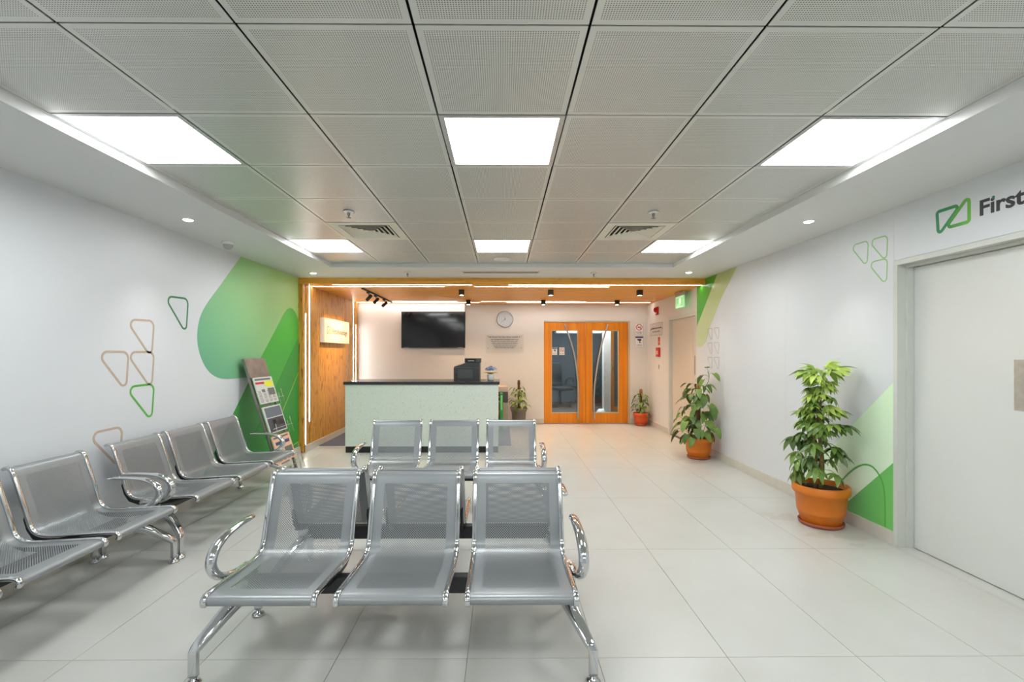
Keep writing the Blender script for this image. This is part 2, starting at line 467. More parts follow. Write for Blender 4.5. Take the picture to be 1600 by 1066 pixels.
def lamp_spot(name, loc, target, watts, col, angle, blend=.4, size=.03, parent=None):
    l = bpy.data.lights.new(name, 'SPOT'); l.energy = watts; l.color = col; l.spot_size = angle; l.spot_blend = blend; l.shadow_soft_size = size
    o = bpy.data.objects.new(name, l); C.objects.link(o); o.location = loc
    d = Vector(target)-Vector(loc); o.rotation_euler = d.to_track_quat('-Z', 'Y').to_euler()
    return o

# ------------------------------------------------------------------ room shell
XL, XR = -2.86, 2.86
YN = -4.2                 # near end wall, behind the viewpoint
YB, YTV = 9.42, 9.14      # door wall, TV wall
YP = 6.62                 # front of the reception bay (wood portal)
XA = 2.90                 # right wall inside the bay
ZT, ZS, ZW = 2.516, 2.465, 2.386   # metal tiles, plaster soffit, wood ceiling of the bay

# floor: dark joint bed and large porcelain tiles
b = MB(); b.box(XL-.2, XA+.15, YN-.2, YB+.14, -.08, -.004)
floor = struct(b.build('floor', M['grout']), 'pale grey porcelain floor in large tiles with thin grey joints')
fm = MB(); fm.box(-.2987, .2987, -.5987, .5987, -.006, 0)
ft0 = fm.build('floor_tile', M['floor'], floor)
x0t, y0t = .4375, 2.1648
first = True
def clip_tile(cx, cy):
    """tile at a wall: its own cut shape"""
    a0, a1 = max(cx-.2987, XL+.002), min(cx+.2987, XA-.002); c0, c1 = max(cy-.5987, YN), min(cy+.5987, YB-.002)
    if a1-a0 < .02 or c1-c0 < .02: return None
    if a1-a0 > .596 and c1-c0 > 1.196: return 'full'
    return (a0, a1, c0, c1)
for i in range(-6, 6):
    for j in range(-6, 7):
        cx, cy = x0t+.6*i-.3, y0t+1.2*j-.6
        r = clip_tile(cx, cy)
        if r is None: continue
        if r == 'full':
            if first: ft0.location = (cx, cy, 0); first = False
            else:
                o = ft0.copy(); C.objects.link(o); o.location = (cx, cy, 0)
        else:
            m_ = MB(); m_.box(r[0]-cx, r[1]-cx, r[2]-cy, r[3]-cy, -.006, 0); o = m_.build('floor_tile', M['floor'], floor); o.location = (cx, cy, 0)

M['stain'] = mat('floor_stain', lin(186, 185, 176), .3, spec=.45)
rs = random.Random(9)
for cx, cy, a, c_, rot in ((2.42, 4.02, .13, .07, .5), (2.30, 4.10, .07, .05, 0), (2.45, 3.62, .10, .06, .3), (2.66, 3.56, .12, .05, -.2), (2.60, 3.42, .05, .03, 0), (2.52, 6.05, .16, .05, .2), (2.30, 6.2, .07, .04, 0)):
    pts = []
    for k in range(26):
        q = 2*PI*k/26; r_ = 1+.22*math.sin(3*q+rs.uniform(-1, 1))+rs.uniform(-.16, .16)
        x_, y_ = a*r_*math.cos(q), c_*r_*math.sin(q)
        pts.append((cx+x_*math.cos(rot)-y_*math.sin(rot), cy+x_*math.sin(rot)+y_*math.cos(rot)))
    MB().prism(pts, lambda u, v, d: (u, v, d), 0, .0004).build('floor_stain', M['stain'], floor)

# left wall in laminate panels with hairline seams
b = MB(); b.box(XL-.15, XL-.004, YN-.15, YTV, -.08, 2.75)
wl = struct(b.build('wall_left', M['wall']), 'long white wall on the left with green mural and triangle outlines')
for k in range(11):
    y0 = -2.89+1.32*(k-1)
    y0c, y1c = max(y0, YN), min(y0+1.3197, 6.66)
    if y1c-y0c < .05 : continue
    m_ = MB(); m_.box(XL-.004, XL, y0c, y1c, .0, ZS+.03); m_.build('wall_panel', M['wall'], wl)
# right wall: leaf panels beside the big door, return into the bay
DR0, DR1, DRZ = 2.40, 3.418, 2.075      # big door's outer frame
b = MB(); b.box(XR+.004, XR+.2, YN-.15, DR0, -.08, 2.75); b.box(XR+.004, XR+.2, DR1, 6.92, -.08, 2.75); b.box(XR+.004, XR+.2, DR0, DR1, DRZ, 2.75)
wr = struct(b.build('wall_right', M['wall']), 'long white wall on the right with door, lettering and green mural')
for y0c, y1c, z0c in ((YN, -.2, 0), (-.1985, 1.1, 0), (1.1015, DR0-.002, 0), (DR0, DR1, DRZ+.004), (DR1+.0015, 4.74, 0), (4.7415, 6.06, 0), (6.0615, 6.92, 0)):
    m_ = MB(); m_.box(XR, XR+.004, y0c, y1c, z0c, ZS+.03); m_.build('wall_panel', M['wall'], wr)
# bay side wall with the cream door opening
SD0, SD1, SDZ = 7.00, 8.207, 2.03
b = MB(); b.box(XA, XA+.16, 6.90, SD0, -.08, 2.6); b.box(XA, XA+.16, SD1, YB+.14, -.08, 2.6); b.box(XA, XA+.16, SD0, SD1, SDZ, 2.6)
struct(b.build('wall_bay_right', M['wall_warm']), 'cream side wall of the reception bay with door and notices')
# TV wall and door wall
DX0, DX1, DZ = .826, 2.513, 2.03
b = MB(); b.box(XL-.15, -.737, YTV, YB+.14, -.08, 2.6)
struct(b.build('wall_television', M['wall_warm']), 'white wall behind reception carrying the television')
b = MB(); b.box(-.737, DX0, YB, YB+.14, -.08, 2.6); b.box(DX1+.04, XA+.16, YB, YB+.14, -.08, 2.6); b.box(DX0, DX1+.04, YB, YB+.14, DZ+.03, 2.6)
struct(b.build('wall_back', M['wall_warm']), 'white end wall holding the wooden double door')
b = MB(); b.box(XL-.15, XR+.2, YN-.15, YN, -.08, 2.75)
struct(b.build('wall_near', M['wall']), 'plain white end wall behind the viewpoint')
# baseboards
def bb(name, pieces, d):
    p0 = None
    for k, (x0, x1, y0, y1) in enumerate(pieces):
        m_ = MB(); m_.box(x0, x1, y0, y1, 0, .1, .002)
        if p0 is None: p0 = struct(m_.build(name, M['baseboard']), d)
        else: m_.build('baseboard_tile', M['baseboard'], p0)
bb('baseboard_left', [(XL, XL+.012, max(YN, 2.165+1.2*k-.6), min(2.165+1.2*k+.5985, 6.66)) for k in range(-5, 5)], 'grey tile baseboard along the left wall')
bb('baseboard_right', [(XR-.012, XR, y0, y1) for y0, y1 in ((YN, -.2), (-.199, 1.1), (1.101, DR0), (DR1, 3.9), (3.9015, 5.1), (5.1015, 6.3), (6.3015, 6.92))], 'grey tile baseboard along the right wall')
bb('baseboard_back', [(-.737, .1, YB-.012, YB), (.1015, DX0-.003, YB-.012, YB), (DX1+.045, XA, YB-.012, YB)], 'beige tile baseboard on the end wall')
bb('baseboard_bay_right', [(XA-.012, XA, SD1, 8.8), (XA-.012, XA, 8.8015, YB-.012)], 'beige tile baseboard beside the cream door')
bb('baseboard_portal', [(-2.8, -2.788, 6.70, 7.9), (-2.8, -2.788, 7.9015, 9.12)], 'grey tile baseboard under the bamboo wall')

# ceiling: dark void above, metal tiles, plaster soffit around
b = MB(); b.box(XL-.15, XR+.2, YN-.15, YP, 2.56, 2.75)
ceiling = struct(b.build('ceiling', M['plenum']), 'suspended ceiling of perforated grey metal tiles with dark joints')
TX0, TX1, TY1 = -2.103, 2.097, 5.797
tm = MB()
g, gy = .2952, .2962
tm.add([(-g, -gy, .0), (g, -gy, 0), (g, gy, 0), (-g, gy, 0)], [(0, 3, 2, 1)], uvs=[(-g, -gy), (g, -gy), (g, gy), (-g, gy)])
for a, c in (((-g, -gy), (g, -gy)), ((g, -gy), (g, gy)), ((g, gy), (-g, gy)), ((-g, gy), (-g, -gy))):
    tm.add([(a[0], a[1], 0), (c[0], c[1], 0), (c[0], c[1], .004), (a[0], a[1], .004)], [(0, 1, 2, 3)], uvs=[(.29, .29)]*4)
ct0 = tm.build('ceiling_tile', M['ceiling_tile'], ceiling)
lights_at = [(c, r) for r in (-7, -3, 1, 5) for c in (0, 3, 6)]
vents_at = [(1, 4), (5, 4)]
first = True
for r in range(-9, 7):
    for c in range(7):
        if (c, r) in lights_at or (c, r) in vents_at: continue
        p = (TX0+.6*c+.3, 1.597+.6*r+.3, ZT)
        if first: ct0.location = p; first = False
        else:
            o = ct0.copy(); C.objects.link(o); o.location = p
YT0 = 1.597-.6*9
# soffit: four plaster bands whose inner edge makes the lip round the tiles
gp = .006
for x0, x1, y0, y1 in ((XL-.1, TX0-gp, YN-.1, YP), (TX1+gp, XR+.1, YN-.1, YP), (TX0-gp, TX1+gp, TY1+gp, YP), (TX0-gp, TX1+gp, YN-.1, YT0)):
    m_ = MB(); m_.box(x0, x1, y0, y1, ZS, 2.6); m_.build('soffit', M['soffit'], ceiling)
# angle trim between tiles and lip
for x0, x1, y0, y1 in ((TX0-gp, TX0-gp+.012, YT0, TY1), (TX1+gp-.012, TX1+gp, YT0, TY1), (TX0, TX1, TY1+gp-.012, TY1+gp)):
    m_ = MB(); m_.box(x0, x1, y0, y1, ZT-.004, ZT-.001); m_.build('edge_angle', M['soffit'], ceiling)

# ceiling panels
def ceiling_light(c, r, label, grp):
    t = E('ceiling_light', label, 'ceiling light', (TX0+.6*c+.3, 1.597+.6*r+.3, ZT), group=grp)
    f = MB()
    for x0, x1, y0, y1 in ((-.297, -.272, -.297, .297), (.272, .297, -.297, .297), (-.272, .272, -.297, -.272), (-.272, .272, .272, .297)): f.box(x0, x1, y0, y1, -.002, .022)
    f.build('frame', M['alu'], t)
    d = MB(); d.box(-.272, .272, -.272, .272, .002, .02); d.build('diffuser', M['panel_lit'], t)
names = {(0, 1): 'lit square LED panel above the left wall, the large near one', (3, 1): 'lit square LED panel in the middle of the ceiling, the large near one',
         (6, 1): 'lit square LED panel near the right wall, the large near one', (0, 5): 'smaller looking lit LED panel at far left by the vent with warm reflections',
         (3, 5): 'smaller looking lit LED panel in the far middle of the ceiling', (6, 5): 'smaller looking lit LED panel at far right beside the right hand vent'}
for c, r in lights_at:
    if (c, r) in names: ceiling_light(c, r, names[(c, r)], 'square ceiling light panels')
    else: ceiling_light(c, r, '%s LED ceiling panel %s' % ('rearmost' if r == -7 else 'overhead', {0: 'by the left wall, outside the view', 3: 'in the middle of the room, outside the view', 6: 'by the right wall, outside the view'}[c]), 'square ceiling light panels')
# vents: square four-way diffusers
def vent(c, r, label):
    t = E('ceiling_vent', label, 'air vent', (TX0+.6*c+.3, 1.597+.6*r+.3, ZT), group='square air vents')
    bk = MB(); bk.box(-.29, .29, -.29, .29, .03, .035); bk.build('backing', M['black_matte'], t)
    def ring(a, wd, z0, z1, drop):
        m_ = MB(); o = [(-a, -a), (a, -a), (a, a), (-a, a)]; i = a-wd
        n = [(-i, -i), (i, -i), (i, i), (-i, i)]
        for k in range(4):
            k2 = (k+1) % 4
            m_.add([(*o[k], z0), (*o[k2], z0), (*n[k2], z0+drop), (*n[k], z0+drop), (*o[k], z1), (*o[k2], z1), (*n[k2], z1+drop), (*n[k], z1+drop)],
                   [(0, 1, 2, 3), (4, 7, 6, 5), (0, 4, 5, 1), (3, 2, 6, 7)])
        return m_
    ring(.296, .075, -.004, .004, 0).build('frame', M['vent'], t)
    for k in range(5): ring(.212-.040*k, .030, -.006, -.003, .016).build('slat', M['vent'], t)
    m_ = MB(); m_.box(-.018, .018, -.018, .018, -.004, .0); m_.build('centre_plate', M['vent'], t)
vent(1, 4, 'square air vent with nested louvres beside the left sprinkler')
vent(5, 4, 'square air vent with nested louvres beside the right sprinkler')
# sprinklers
def sprinkler(x, y, z, label, k=1.0):
    t = E('sprinkler', label, 'sprinkler', (x, y, z), group='ceiling sprinklers')
    m_ = MB(); m_.lathe([(0, -.001), (.042*k, -.002), (.045*k, -.010), (.030*k, -.014), (.0, -.014)], 20); m_.build('escutcheon', M['white_gloss'], t)
    m_ = MB(); m_.lathe([(0.0, -.012), (.012, -.014), (.011, -.035), (.006, -.038), (.005, -.052), (0, -.052)], 12); m_.build('nozzle', M['steel_dark'], t)
    m_ = MB(); m_.lathe([(0, -.05), (.017, -.051), (.017, -.054), (0, -.055)], 14); m_.build('deflector', M['steel_dark'], t)
sprinkler(-1.203, 3.69, ZT, 'chrome sprinkler on the metal tiles by the left vent')
sprinkler(1.185, 3.69, ZT, 'chrome sprinkler on the metal tiles by the right vent')
sprinkler(-1.244, 6.17, ZS, 'small sprinkler on the plaster band, left of the slot vent', .9)
sprinkler(1.197, 6.17, ZS, 'small sprinkler on the plaster band, right of the slot vent', .9)
# soffit downlights
def downlight(x, y, label):
    t = E('downlight', label, 'downlight', (x, y, ZS), group='round soffit downlights')
    m_ = MB(); m_.lathe([(.034, -.0005), (.046, -.0005), (.045, -.003), (.036, -.003), (.034, -.002)], 24); m_.build('trim_ring', M['white_gloss'], t)
    m_ = MB(); m_.lathe([(0, -.009), (.018, -.0085), (.030, -.006), (.034, -.002), (.034, -.0005), (0, -.0005)], 24); m_.build('lens', M['spot_lit'], t)
    lamp_spot('downlight_lamp', (x, y, ZS-.018), (x, y, 0), SPOT_W, (1, .97, .93), math.radians(80), .85, .03)
downlight(-2.50, 3.76, 'small round downlight in the plaster near the left white wall')
downlight(-2.50, 6.24, 'small round downlight above the green mural by the bamboo portal')
downlight(2.463, 3.77, 'small round downlight in the plaster near the right white wall')
downlight(2.44, 6.15, 'small round downlight in the plaster above the green corner at right')
# dome sensor
t = E('dome_camera', 'small white dome camera on the plaster above the mural', 'camera', (-2.613, 4.50, ZS))
m_ = MB(); m_.lathe([(0, 0), (.05, -.001), (.052, -.02), (.046, -.028), (0, -.028)], 24); m_.build('base', M['white_gloss'], t)
m_ = MB(); m_.lathe([(.042, -.028), (.040, -.045), (.028, -.062), (.012, -.070), (0, -.071)], 20); m_.build('dome', M['plastic_mid'] if 0 else mat('dome_smoke', (.45, .45, .46, 1), .15), t)
# slot diffuser and disc on the last tile
t = E('slot_vent', 'long narrow slot vent in the plaster before the wood portal', 'air vent', (-.023, 6.15, ZS))
m_ = MB(); m_.box(-.50, .50, -.055, .055, -.006, -.001); m_.build('frame', mat('slot_frame', lin(196, 190, 178), .5), t)
for k in (-1, 1):
    m_ = MB(); m_.box(-.48, .48, k*.022-.012, k*.022+.012, -.0085, -.006); m_.build('slot', mat('slot_shade', lin(140, 136, 128), .6), t)
t = E('ceiling_speaker', 'round white ceiling speaker on the last middle tile', 'speaker', (-.01, 5.53, ZT))
m_ = MB(); m_.lathe([(.085, -.001), (.10, -.001), (.10, -.005), (.088, -.009), (.085, -.005)], 28); m_.build('rim', M['white_gloss'], t)
m_ = MB(); m_.lathe([(0, -.004), (.086, -.004), (.086, -.001), (0, -.001)], 24); m_.build('grille', mat('speaker_grille', lin(196, 194, 186), .6), t)

# ------------------------------------------------------------------ wood portal and bay ceiling
b = MB(); b.box(XL, XR, YP, YP+.05, ZW-.005, ZS+.02)
beam = struct(b.build('trim_portal', M['bamboo_h']), 'bamboo portal framing the reception bay')
for k, (z0, z1) in enumerate(((ZW-.005, ZW+.036), (ZW+.038, ZS-.0005))):
    m_ = MB(); m_.box(XL+.001, XR-.001, YP-.006, YP, z0, z1); m_.build('beam_board', M['bamboo_h'], beam)
m_ = MB(); m_.box(XL+.001, -2.8, YP-.006, 6.66, .1, ZW-.006); m_.build('portal_post', M['bamboo_v'], beam)
# bay ceiling boards with recesses for the strips
b = MB(); b.box(XL-.1, XA+.16, YP+.05, YB+.14, ZW+.016, 2.6)
bayc = struct(b.build('ceiling_bay', M['bamboo_h']), 'bamboo board ceiling over the reception bay')
edges = [YP+.05, 6.725, 6.765, 6.905, 6.945, 7.35, 7.75, 8.15, 8.55, 8.875, 8.915, 9.025, 9.065, YB]
strip_rows = {(6.725, 6.765), (6.905, 6.945), (8.875, 8.915), (9.025, 9.065)}
for a, c in zip(edges[:-1], edges[1:]):
    m_ = MB(); m_.box(XL, XA, a+.0008, c-.0008, ZW+(.006 if (a, c) in strip_rows else 0), ZW+.016); m_.build('ceiling_board', M['bamboo_h'], bayc)
# bamboo wall
b = MB(); b.box(XL, -2.812, 6.66, YTV, 0, ZW)
bw = struct(b.build('wall_bamboo', M['bamboo_v']), 'bamboo plank wall on the left of the reception bay')
ye = [6.66, 6.695, 6.73, 6.83, 6.862] + [6.862+.155*k for k in range(1, 13)] + [8.835, 8.867, 8.99, 9.02, YTV]
for a, c in zip(ye[:-1], ye[1:]):
    rec = .006 if (a, c) in ((6.695, 6.73), (6.83, 6.862), (8.835, 8.867), (8.99, 9.02)) else 0
    m_ = MB(); m_.box(-2.812, -2.80-rec, a+.0007, c-.0007, .1, ZW); m_.build('plank', M['bamboo_v'], bw)
# LED strips
def strip_c(x0, x1, y, label):
    t = E('led_strip', label, 'light strip', ((x0+x1)/2, y, ZW), group='linear lights of the reception bay')
    h = (x1-x0)/2
    m_ = MB(); m_.box(-h, h, -.0185, -.0085, -.001, .005); m_.box(-h, h, .0085, .0185, -.001, .005); m_.build('channel', M['alu'], t)
    m_ = MB(); m_.box(-h, h, -.0085, .0085, -.001, .004); m_.build('diffuser', M['strip_lit'], t)
strip_c(-2.43, -.443, 6.745, 'front ceiling LED strip over the television side, outer of two lines')
strip_c(.084, 2.855, 6.745, 'front ceiling LED strip running right to the green wall')
strip_c(-2.79, -.858, 6.925, 'front ceiling LED strip over the television side, inner of two lines')
strip_c(-.407, 1.567, 6.925, 'front ceiling LED strip in the middle, inner of two lines')
strip_c(-2.095, -.862, 8.895, 'rear ceiling LED strip above the television')
strip_c(-.403, 1.579, 8.895, 'rear ceiling LED strip above clock and double door')
strip_c(-2.79, -.446, 9.045, 'rear ceiling LED strip tight to the wall above the television')
strip_c(.082, 2.837, 9.045, 'rear ceiling LED strip tight to the wall above the double door')
def strip_v(y, z0, z1, label):
    t = E('led_strip', label, 'light strip', (-2.80, y, z0), group='linear lights of the reception bay')
    h = z1-z0
    m_ = MB(); m_.box(-.005, .001, -.0155, -.0075, 0, h); m_.box(-.005, .001, .0075, .0155, 0, h); m_.build('channel', M['alu'], t)
    m_ = MB(); m_.box(-.005, .001, -.0075, .0075, 0, h); m_.build('diffuser', M['strip_lit'], t)
strip_v(6.713, .117, 1.972, 'upright LED strip at the portal edge, reaching the baseboard')
strip_v(6.846, .416, ZW-.004, 'upright LED strip by the portal edge, reaching the bamboo ceiling')
strip_v(8.851, .10, ZW-.004, 'upright LED strip near the television, reaching the bamboo ceiling')
strip_v(9.005, .416, 1.948, 'upright LED strip in the corner near the television, the short one')
# black cube downlights
def cube(x, y, label):
    t = E('cube_downlight', label, 'downlight', (x, y, ZW), group='black cube downlights')
    m_ = MB(); m_.box(-.040, .040, -.040, .040, -.085, -.001, .003); m_.build('body', M['black_matte'], t)
    m_ = MB(); m_.lathe([(0, -.0865), (.028, -.0865), (.03, -.0855), (0, -.0852)], 20); m_.build('lens', M['warm_lit'], t)
    lamp_spot('cube_lamp', (x, y, ZW-.10), (x, y, 0), WARM_W, (1, .66, .36), math.radians(112), .9, .03)
for x, y, l in ((-.632, 7.26, 'black cube downlight in the front row, left, above the printer'), (.742, 7.26, 'black cube downlight in the front row, middle, before the double door'),
                (2.119, 7.26, 'black cube downlight in the front row, right, by the exit sign'), (-.627, 8.65, 'black cube downlight in the rear row, beside the television'),
                (.749, 8.65, 'black cube downlight in the rear row, over the left door leaf'), (2.106, 8.65, 'black cube downlight in the rear row, over the right door leaf')): cube(x, y, l)
# track with three spots aimed at the sign
t = E('track_light', 'black ceiling track with three small spots aimed at the sign', 'track light', (-2.10, 8.02, ZW))
m_ = MB(); m_.box(-.017, .017, -.96, .96, -.018, -.001); m_.build('track', M['black_matte'], t)
SIGN = Vector((-2.72, 7.8, 1.76))
for yy, ty in ((-.62, 7.5), (-.2, 7.8), (.36, 8.1)):
    h0 = MB(); h0.box(-.016, .016, yy-.07, yy+.02, -.045, -.018, .003); hd = h0.build('adapter', M['black_matte'], t)
    base = Vector((0, yy+.03, -.10)); d = (Vector((SIGN.x, ty, 1.62))-(Vector((-2.10, 8.02, ZW))+base)).normalized()
    q = MB(); q.sweep([Vector((0, yy, -.045)), Vector((0, yy+.01, -.07)), base], circ(.006, 8)); q.build('stem', M['black_matte'], hd)
    q = MB(); q.sweep([base-d*.055, base-d*.05, base+d*.06, base+d*.064], circ(.026, 16), scale=[.8, 1, 1, .92]); q.build('spot_head', M['black_matte'], hd)
    wp = Vector((-2.10, 8.02, ZW))+base+d*.075
    lamp_spot('track_lamp', wp, wp+d, TRACK_W, (1, .62, .27), math.radians(66), .7, .02)

# sign on the bamboo wall
t = E('wall_sign', 'backlit looking white box sign with company logo on the bamboo wall', 'sign', (-2.80, 7.81, 1.765))
m_ = MB(); m_.box(.001, .072, -.58, .58, -.19, .19, .003); m_.build('sign_box', M['sign_face'], t)
fr = lambda u, v, d: (.072+d, u, v)
m_ = MB(); stroke(m_, round_poly([(-.47, .055), (-.33, .075), (-.46, -.085)], .02), .012, fr, .0003, .002); m_.build('logo_mark', M['green_dkline'], t)
m_ = MB(); stroke(m_, round_poly([(-.275, .095), (-.275, -.04), (-.40, -.055)], .02), .012, fr, .0005, .0025); m_.build('logo_mark', M['green_line'], t)
text('FirstAdvantage', .125, M['lettering'], AX_L, (.0735, -.24, -.045), t, sx=.95)

# ------------------------------------------------------------------ murals
def decal(poly, frame, d, m, parent, name='mural'):
    return MB().prism(poly, frame, 0, d).build(name, m, parent)
fl = F_left(XL)
teal = gradient('print_teal_to_lime', [(0, (104, 176, 142)), (.45, (150, 200, 138)), (1, (182, 214, 134))], (0, .6, .55), 3.4, 5.35)
g2 = gradient('print_bright_green', [(0, (50, 140, 82)), (.5, (70, 168, 72)), (1, (88, 186, 70))], (0, 0, 1), .1, 2.0)
g3 = gradient('print_deep_green', [(0, (44, 146, 62)), (1, (62, 156, 72))], (0, 0, 1), .1, 1.7)
s1 = smooth_path([(4.719, 2.025, 0), (4.56, 1.868, 0), (4.465, 1.73, 0), (4.43, 1.57, 0), (4.455, 1.43, 0), (4.53, 1.30, 0), (4.64, 1.205, 0), (4.78, 1.152, 0), (4.92, 1.136, 0)], 5)
poly1 = [(5.169, ZS-.001)]+[(p.x, p.y) for p in s1]+[(5.21, 1.136), (6.612, 1.136), (6.612, ZS-.001)]
decal(poly1, fl, .0012, teal, wl)
poly2 = [(4.38, .101)]+[(5.592, 1.357), (6.163, 1.912)]+[(p.x, p.y) for p in smooth_path([(6.20, 1.945, 0), (6.28, 1.995, 0), (6.368, 2.017, 0), (6.46, 2.0, 0), (6.54, 1.95, 0), (6.612, 1.87, 0)], 3)]+[(6.612, .101)]
decal(poly2, fl, .0024, g2, wl)
decal([(5.06, .101), (6.612, 1.635), (6.612, .101)], fl, .0036, g3, wl)
m_ = MB(); stroke(m_, [(6.61, 1.14), (6.132, .652)], .012, fl, .0036, .0046, False); m_.build('mural_line', M['green_yel'], wl)
m_ = MB(); stroke(m_, [(p.x, p.y) for p in smooth_path([(5.95, .27, 0), (6.05, .19, 0), (6.2, .155, 0), (6.4, .15, 0), (6.61, .172, 0)])], .012, fl, .0036, .0046, False); m_.build('mural_line', M['green_yel'], wl)
for v, m in (([(4.0, 1.890), (4.305, 1.900), (4.275, 1.58)], 'green_dkline'), ([(3.594, 1.662), (3.885, 1.67), (3.858, 1.365)], 'tan'), ([(3.33, 1.416), (3.622, 1.414), (3.598, 1.115)], 'tan'),
             ([(3.594, 1.414), (3.885, 1.414), (3.858, 1.11)], 'tan'), ([(3.588, 1.146), (3.885, 1.153), (3.858, .85)], 'green_line'), ([(3.262, .846), (3.562, .853), (3.538, .548)], 'tan')):
    m_ = MB(); stroke(m_, round_poly(v, [.042, .05, .032]), .017, fl, 0, .0012); m_.build('triangle_outline', M[m], wl)
frr = F_right(XR)
gr1 = gradient('print_corner_green', [(0, (120, 190, 90)), (.4, (70, 168, 62)), (1, (70, 150, 30))], (0, 0, 1), 1.7, 2.45)
gr2 = gradient('print_pale_olive', [(0, (206, 220, 176)), (1, (172, 186, 124))], (0, 0, 1), 1.5, 2.45)
decal([(6.60, ZS-.001), (6.246, ZS-.001), (6.906, 1.795), (6.906, ZS-.001)], frr, .0012, gr1, wr)
pr = smooth_path([(6.458, 1.80, 0), (6.54, 1.66, 0), (6.62, 1.565, 0), (6.728, 1.512, 0), (6.84, 1.498, 0), (6.906, 1.51, 0)], 4)
decal([(6.246, ZS-.001), (5.724, ZS-.001), (6.127, 2.135)]+[(p.x, p.y) for p in pr]+[(6.906, 1.795)], frr, .0018, gr2, wr)
gr3 = gradient('print_pale_mint', [(0, (230, 248, 224)), (1, (216, 242, 208))], (0, 0, 1), .1, 1.2)
gr4 = gradient('print_leaf_green', [(0, (112, 194, 122)), (1, (118, 200, 104))], (0, -1, 0), -4, -3.4)
decal([(DR1+.003, 1.192), (4.605, .101), (DR1+.003, .101)], frr, .0012, gr3, wr)
decal([(DR1+.003, .604), (3.955, .101), (DR1+.003, .101)], frr, .0022, gr4, wr)
arc = smooth_path([(4.05, .20, 0), (3.988, .282, 0), (3.88, .40, 0), (3.78, .483, 0), (3.684, .528, 0), (3.60, .52, 0), (3.53, .45, 0), (3.50, .34, 0), (3.495, .102, 0)])
m_ = MB(); stroke(m_, [(p.x, p.y) for p in arc], .013, frr, .0022, .0034, False); m_.build('mural_line', M['green_line'], wr)
for v in ([(3.852, 2.286), (3.660, 2.286), (3.672, 2.078)], [(3.660, 2.284), (3.474, 2.282), (3.486, 2.082)], [(3.668, 2.112), (3.476, 2.110), (3.487, 1.908)]):
    m_ = MB(); stroke(m_, round_poly(v, [.03, .035, .024]), .010, frr, 0, .0012); m_.build('triangle_outline', M['green_pale'], wr)
for r in range(3):
    for k in (0, 1):
        y, z = 6.559-.2*k, 1.748-.197*r
        m_ = MB(); stroke(m_, round_poly([(y, z-.004*(1-k)), (y-.165, z), (y-.148, z-.18)], .02), .008, frr, .002, .003); m_.build('triangle_outline', M['tan_pale'], wr)
# logo and lettering above the big door
lg1 = gradient('print_logo_deep', [(0, (52, 136, 96)), (1, (66, 150, 84))], (0, -1, 0), -3.08, -2.93)
lg2 = gradient('print_logo_light', [(0, (70, 150, 72)), (1, (112, 188, 78))], (0, -1, 0), -3.0, -2.86)
m_ = MB(); stroke(m_, round_poly([(3.078, 2.333), (2.918, 2.333), (3.068, 2.176)], .016), .021, frr, 0, .001); m_.build('logo_mark', lg1, wr)
m_ = MB(); stroke(m_, round_poly([(2.864, 2.374), (2.864, 2.211), (3.018, 2.211)], .016), .021, frr, 0, .0015); m_.build('logo_mark', lg2, wr)
text('First', .128, M['lettering'], AX_R, (XR-.0008, 2.806, 2.2275), wr, bold=.0032, sx=1.08)
text('Advantage', .128, M['lettering'], AX_R, (XR-.0008, 2.552, 2.2275), wr, bold=.0032, sx=1.08)
m_ = MB(); m_.prism([(2.7205+.0085*math.cos(2*PI*k/14), 2.3125+.0095*math.sin(2*PI*k/14)) for k in range(14)], frr, .0015, .0026); m_.build('lettering_dot', M['green_dkline'], wr)

# ------------------------------------------------------------------ big white door (right)
b = MB()
for y0, y1, z0, z1 in ((DR1-.034, DR1, 0, DRZ-.034), (DR0, DR0+.034, 0, DRZ-.034), (DR0, DR1, DRZ-.034, DRZ)): b.box(XR-.006, XR+.06, y0, y1, z0, z1)
for y0, y1, z0, z1 in ((DR1-.052, DR1-.034, 0, DRZ-.052), (DR0+.034, DR0+.052, 0, DRZ-.052), (DR0+.034, DR1-.034, DRZ-.052, DRZ-.034)): b.box(XR+.055, XR+.12, y0, y1, z0, z1)
d1 = struct(b.build('door_1', M['frame_white']), 'wide white door with steel push plate under the lettering')
m_ = MB(); m_.box(XR+.10, XR+.145, DR0+.054, DR1-.054, .006, DRZ-.055, .003); leaf = m_.build('door_leaf', M['door_white'], d1)
m_ = MB(); m_.box(XR+.0965, XR+.0995, 2.60, 2.70, 1.074, 1.367, .001); m_.build('push_plate', M['steel'], leaf)
b = MB(); b.box(XR-.004, XR+.12, DR0+.034, DR1-.034, -.003, .0012); b.build('threshold', M['floor'], d1)
# cream door (bay)
b = MB()
for y0, y1, z0, z1 in ((SD1-.05, SD1, 0, SDZ-.05), (SD0, SD0+.05, 0, SDZ-.05), (SD0, SD1, SDZ-.05, SDZ)): b.box(XA-.006, XA+.07, y0, y1, z0, z1)
d2 = struct(b.build('door_2', M['frame_white']), 'plain cream door under the green exit sign')
m_ = MB(); m_.box(XA+.05, XA+.095, SD0+.05, SD1-.05, .008, SDZ-.05, .003); leaf = m_.build('door_leaf', M['door_cream'], d2)
m_ = MB(); m_.box(XA+.0485, XA+.0498, SD0+.28, SD1-.18, .25, 1.86, .0005); m_.build('door_panel', M['door_cream'], leaf)
m_ = MB(); m_.box(XA+.044, XA+.048, 7.06, 7.20, 1.08, 1.37, .001); m_.build('push_plate', M['steel_dark'], leaf)

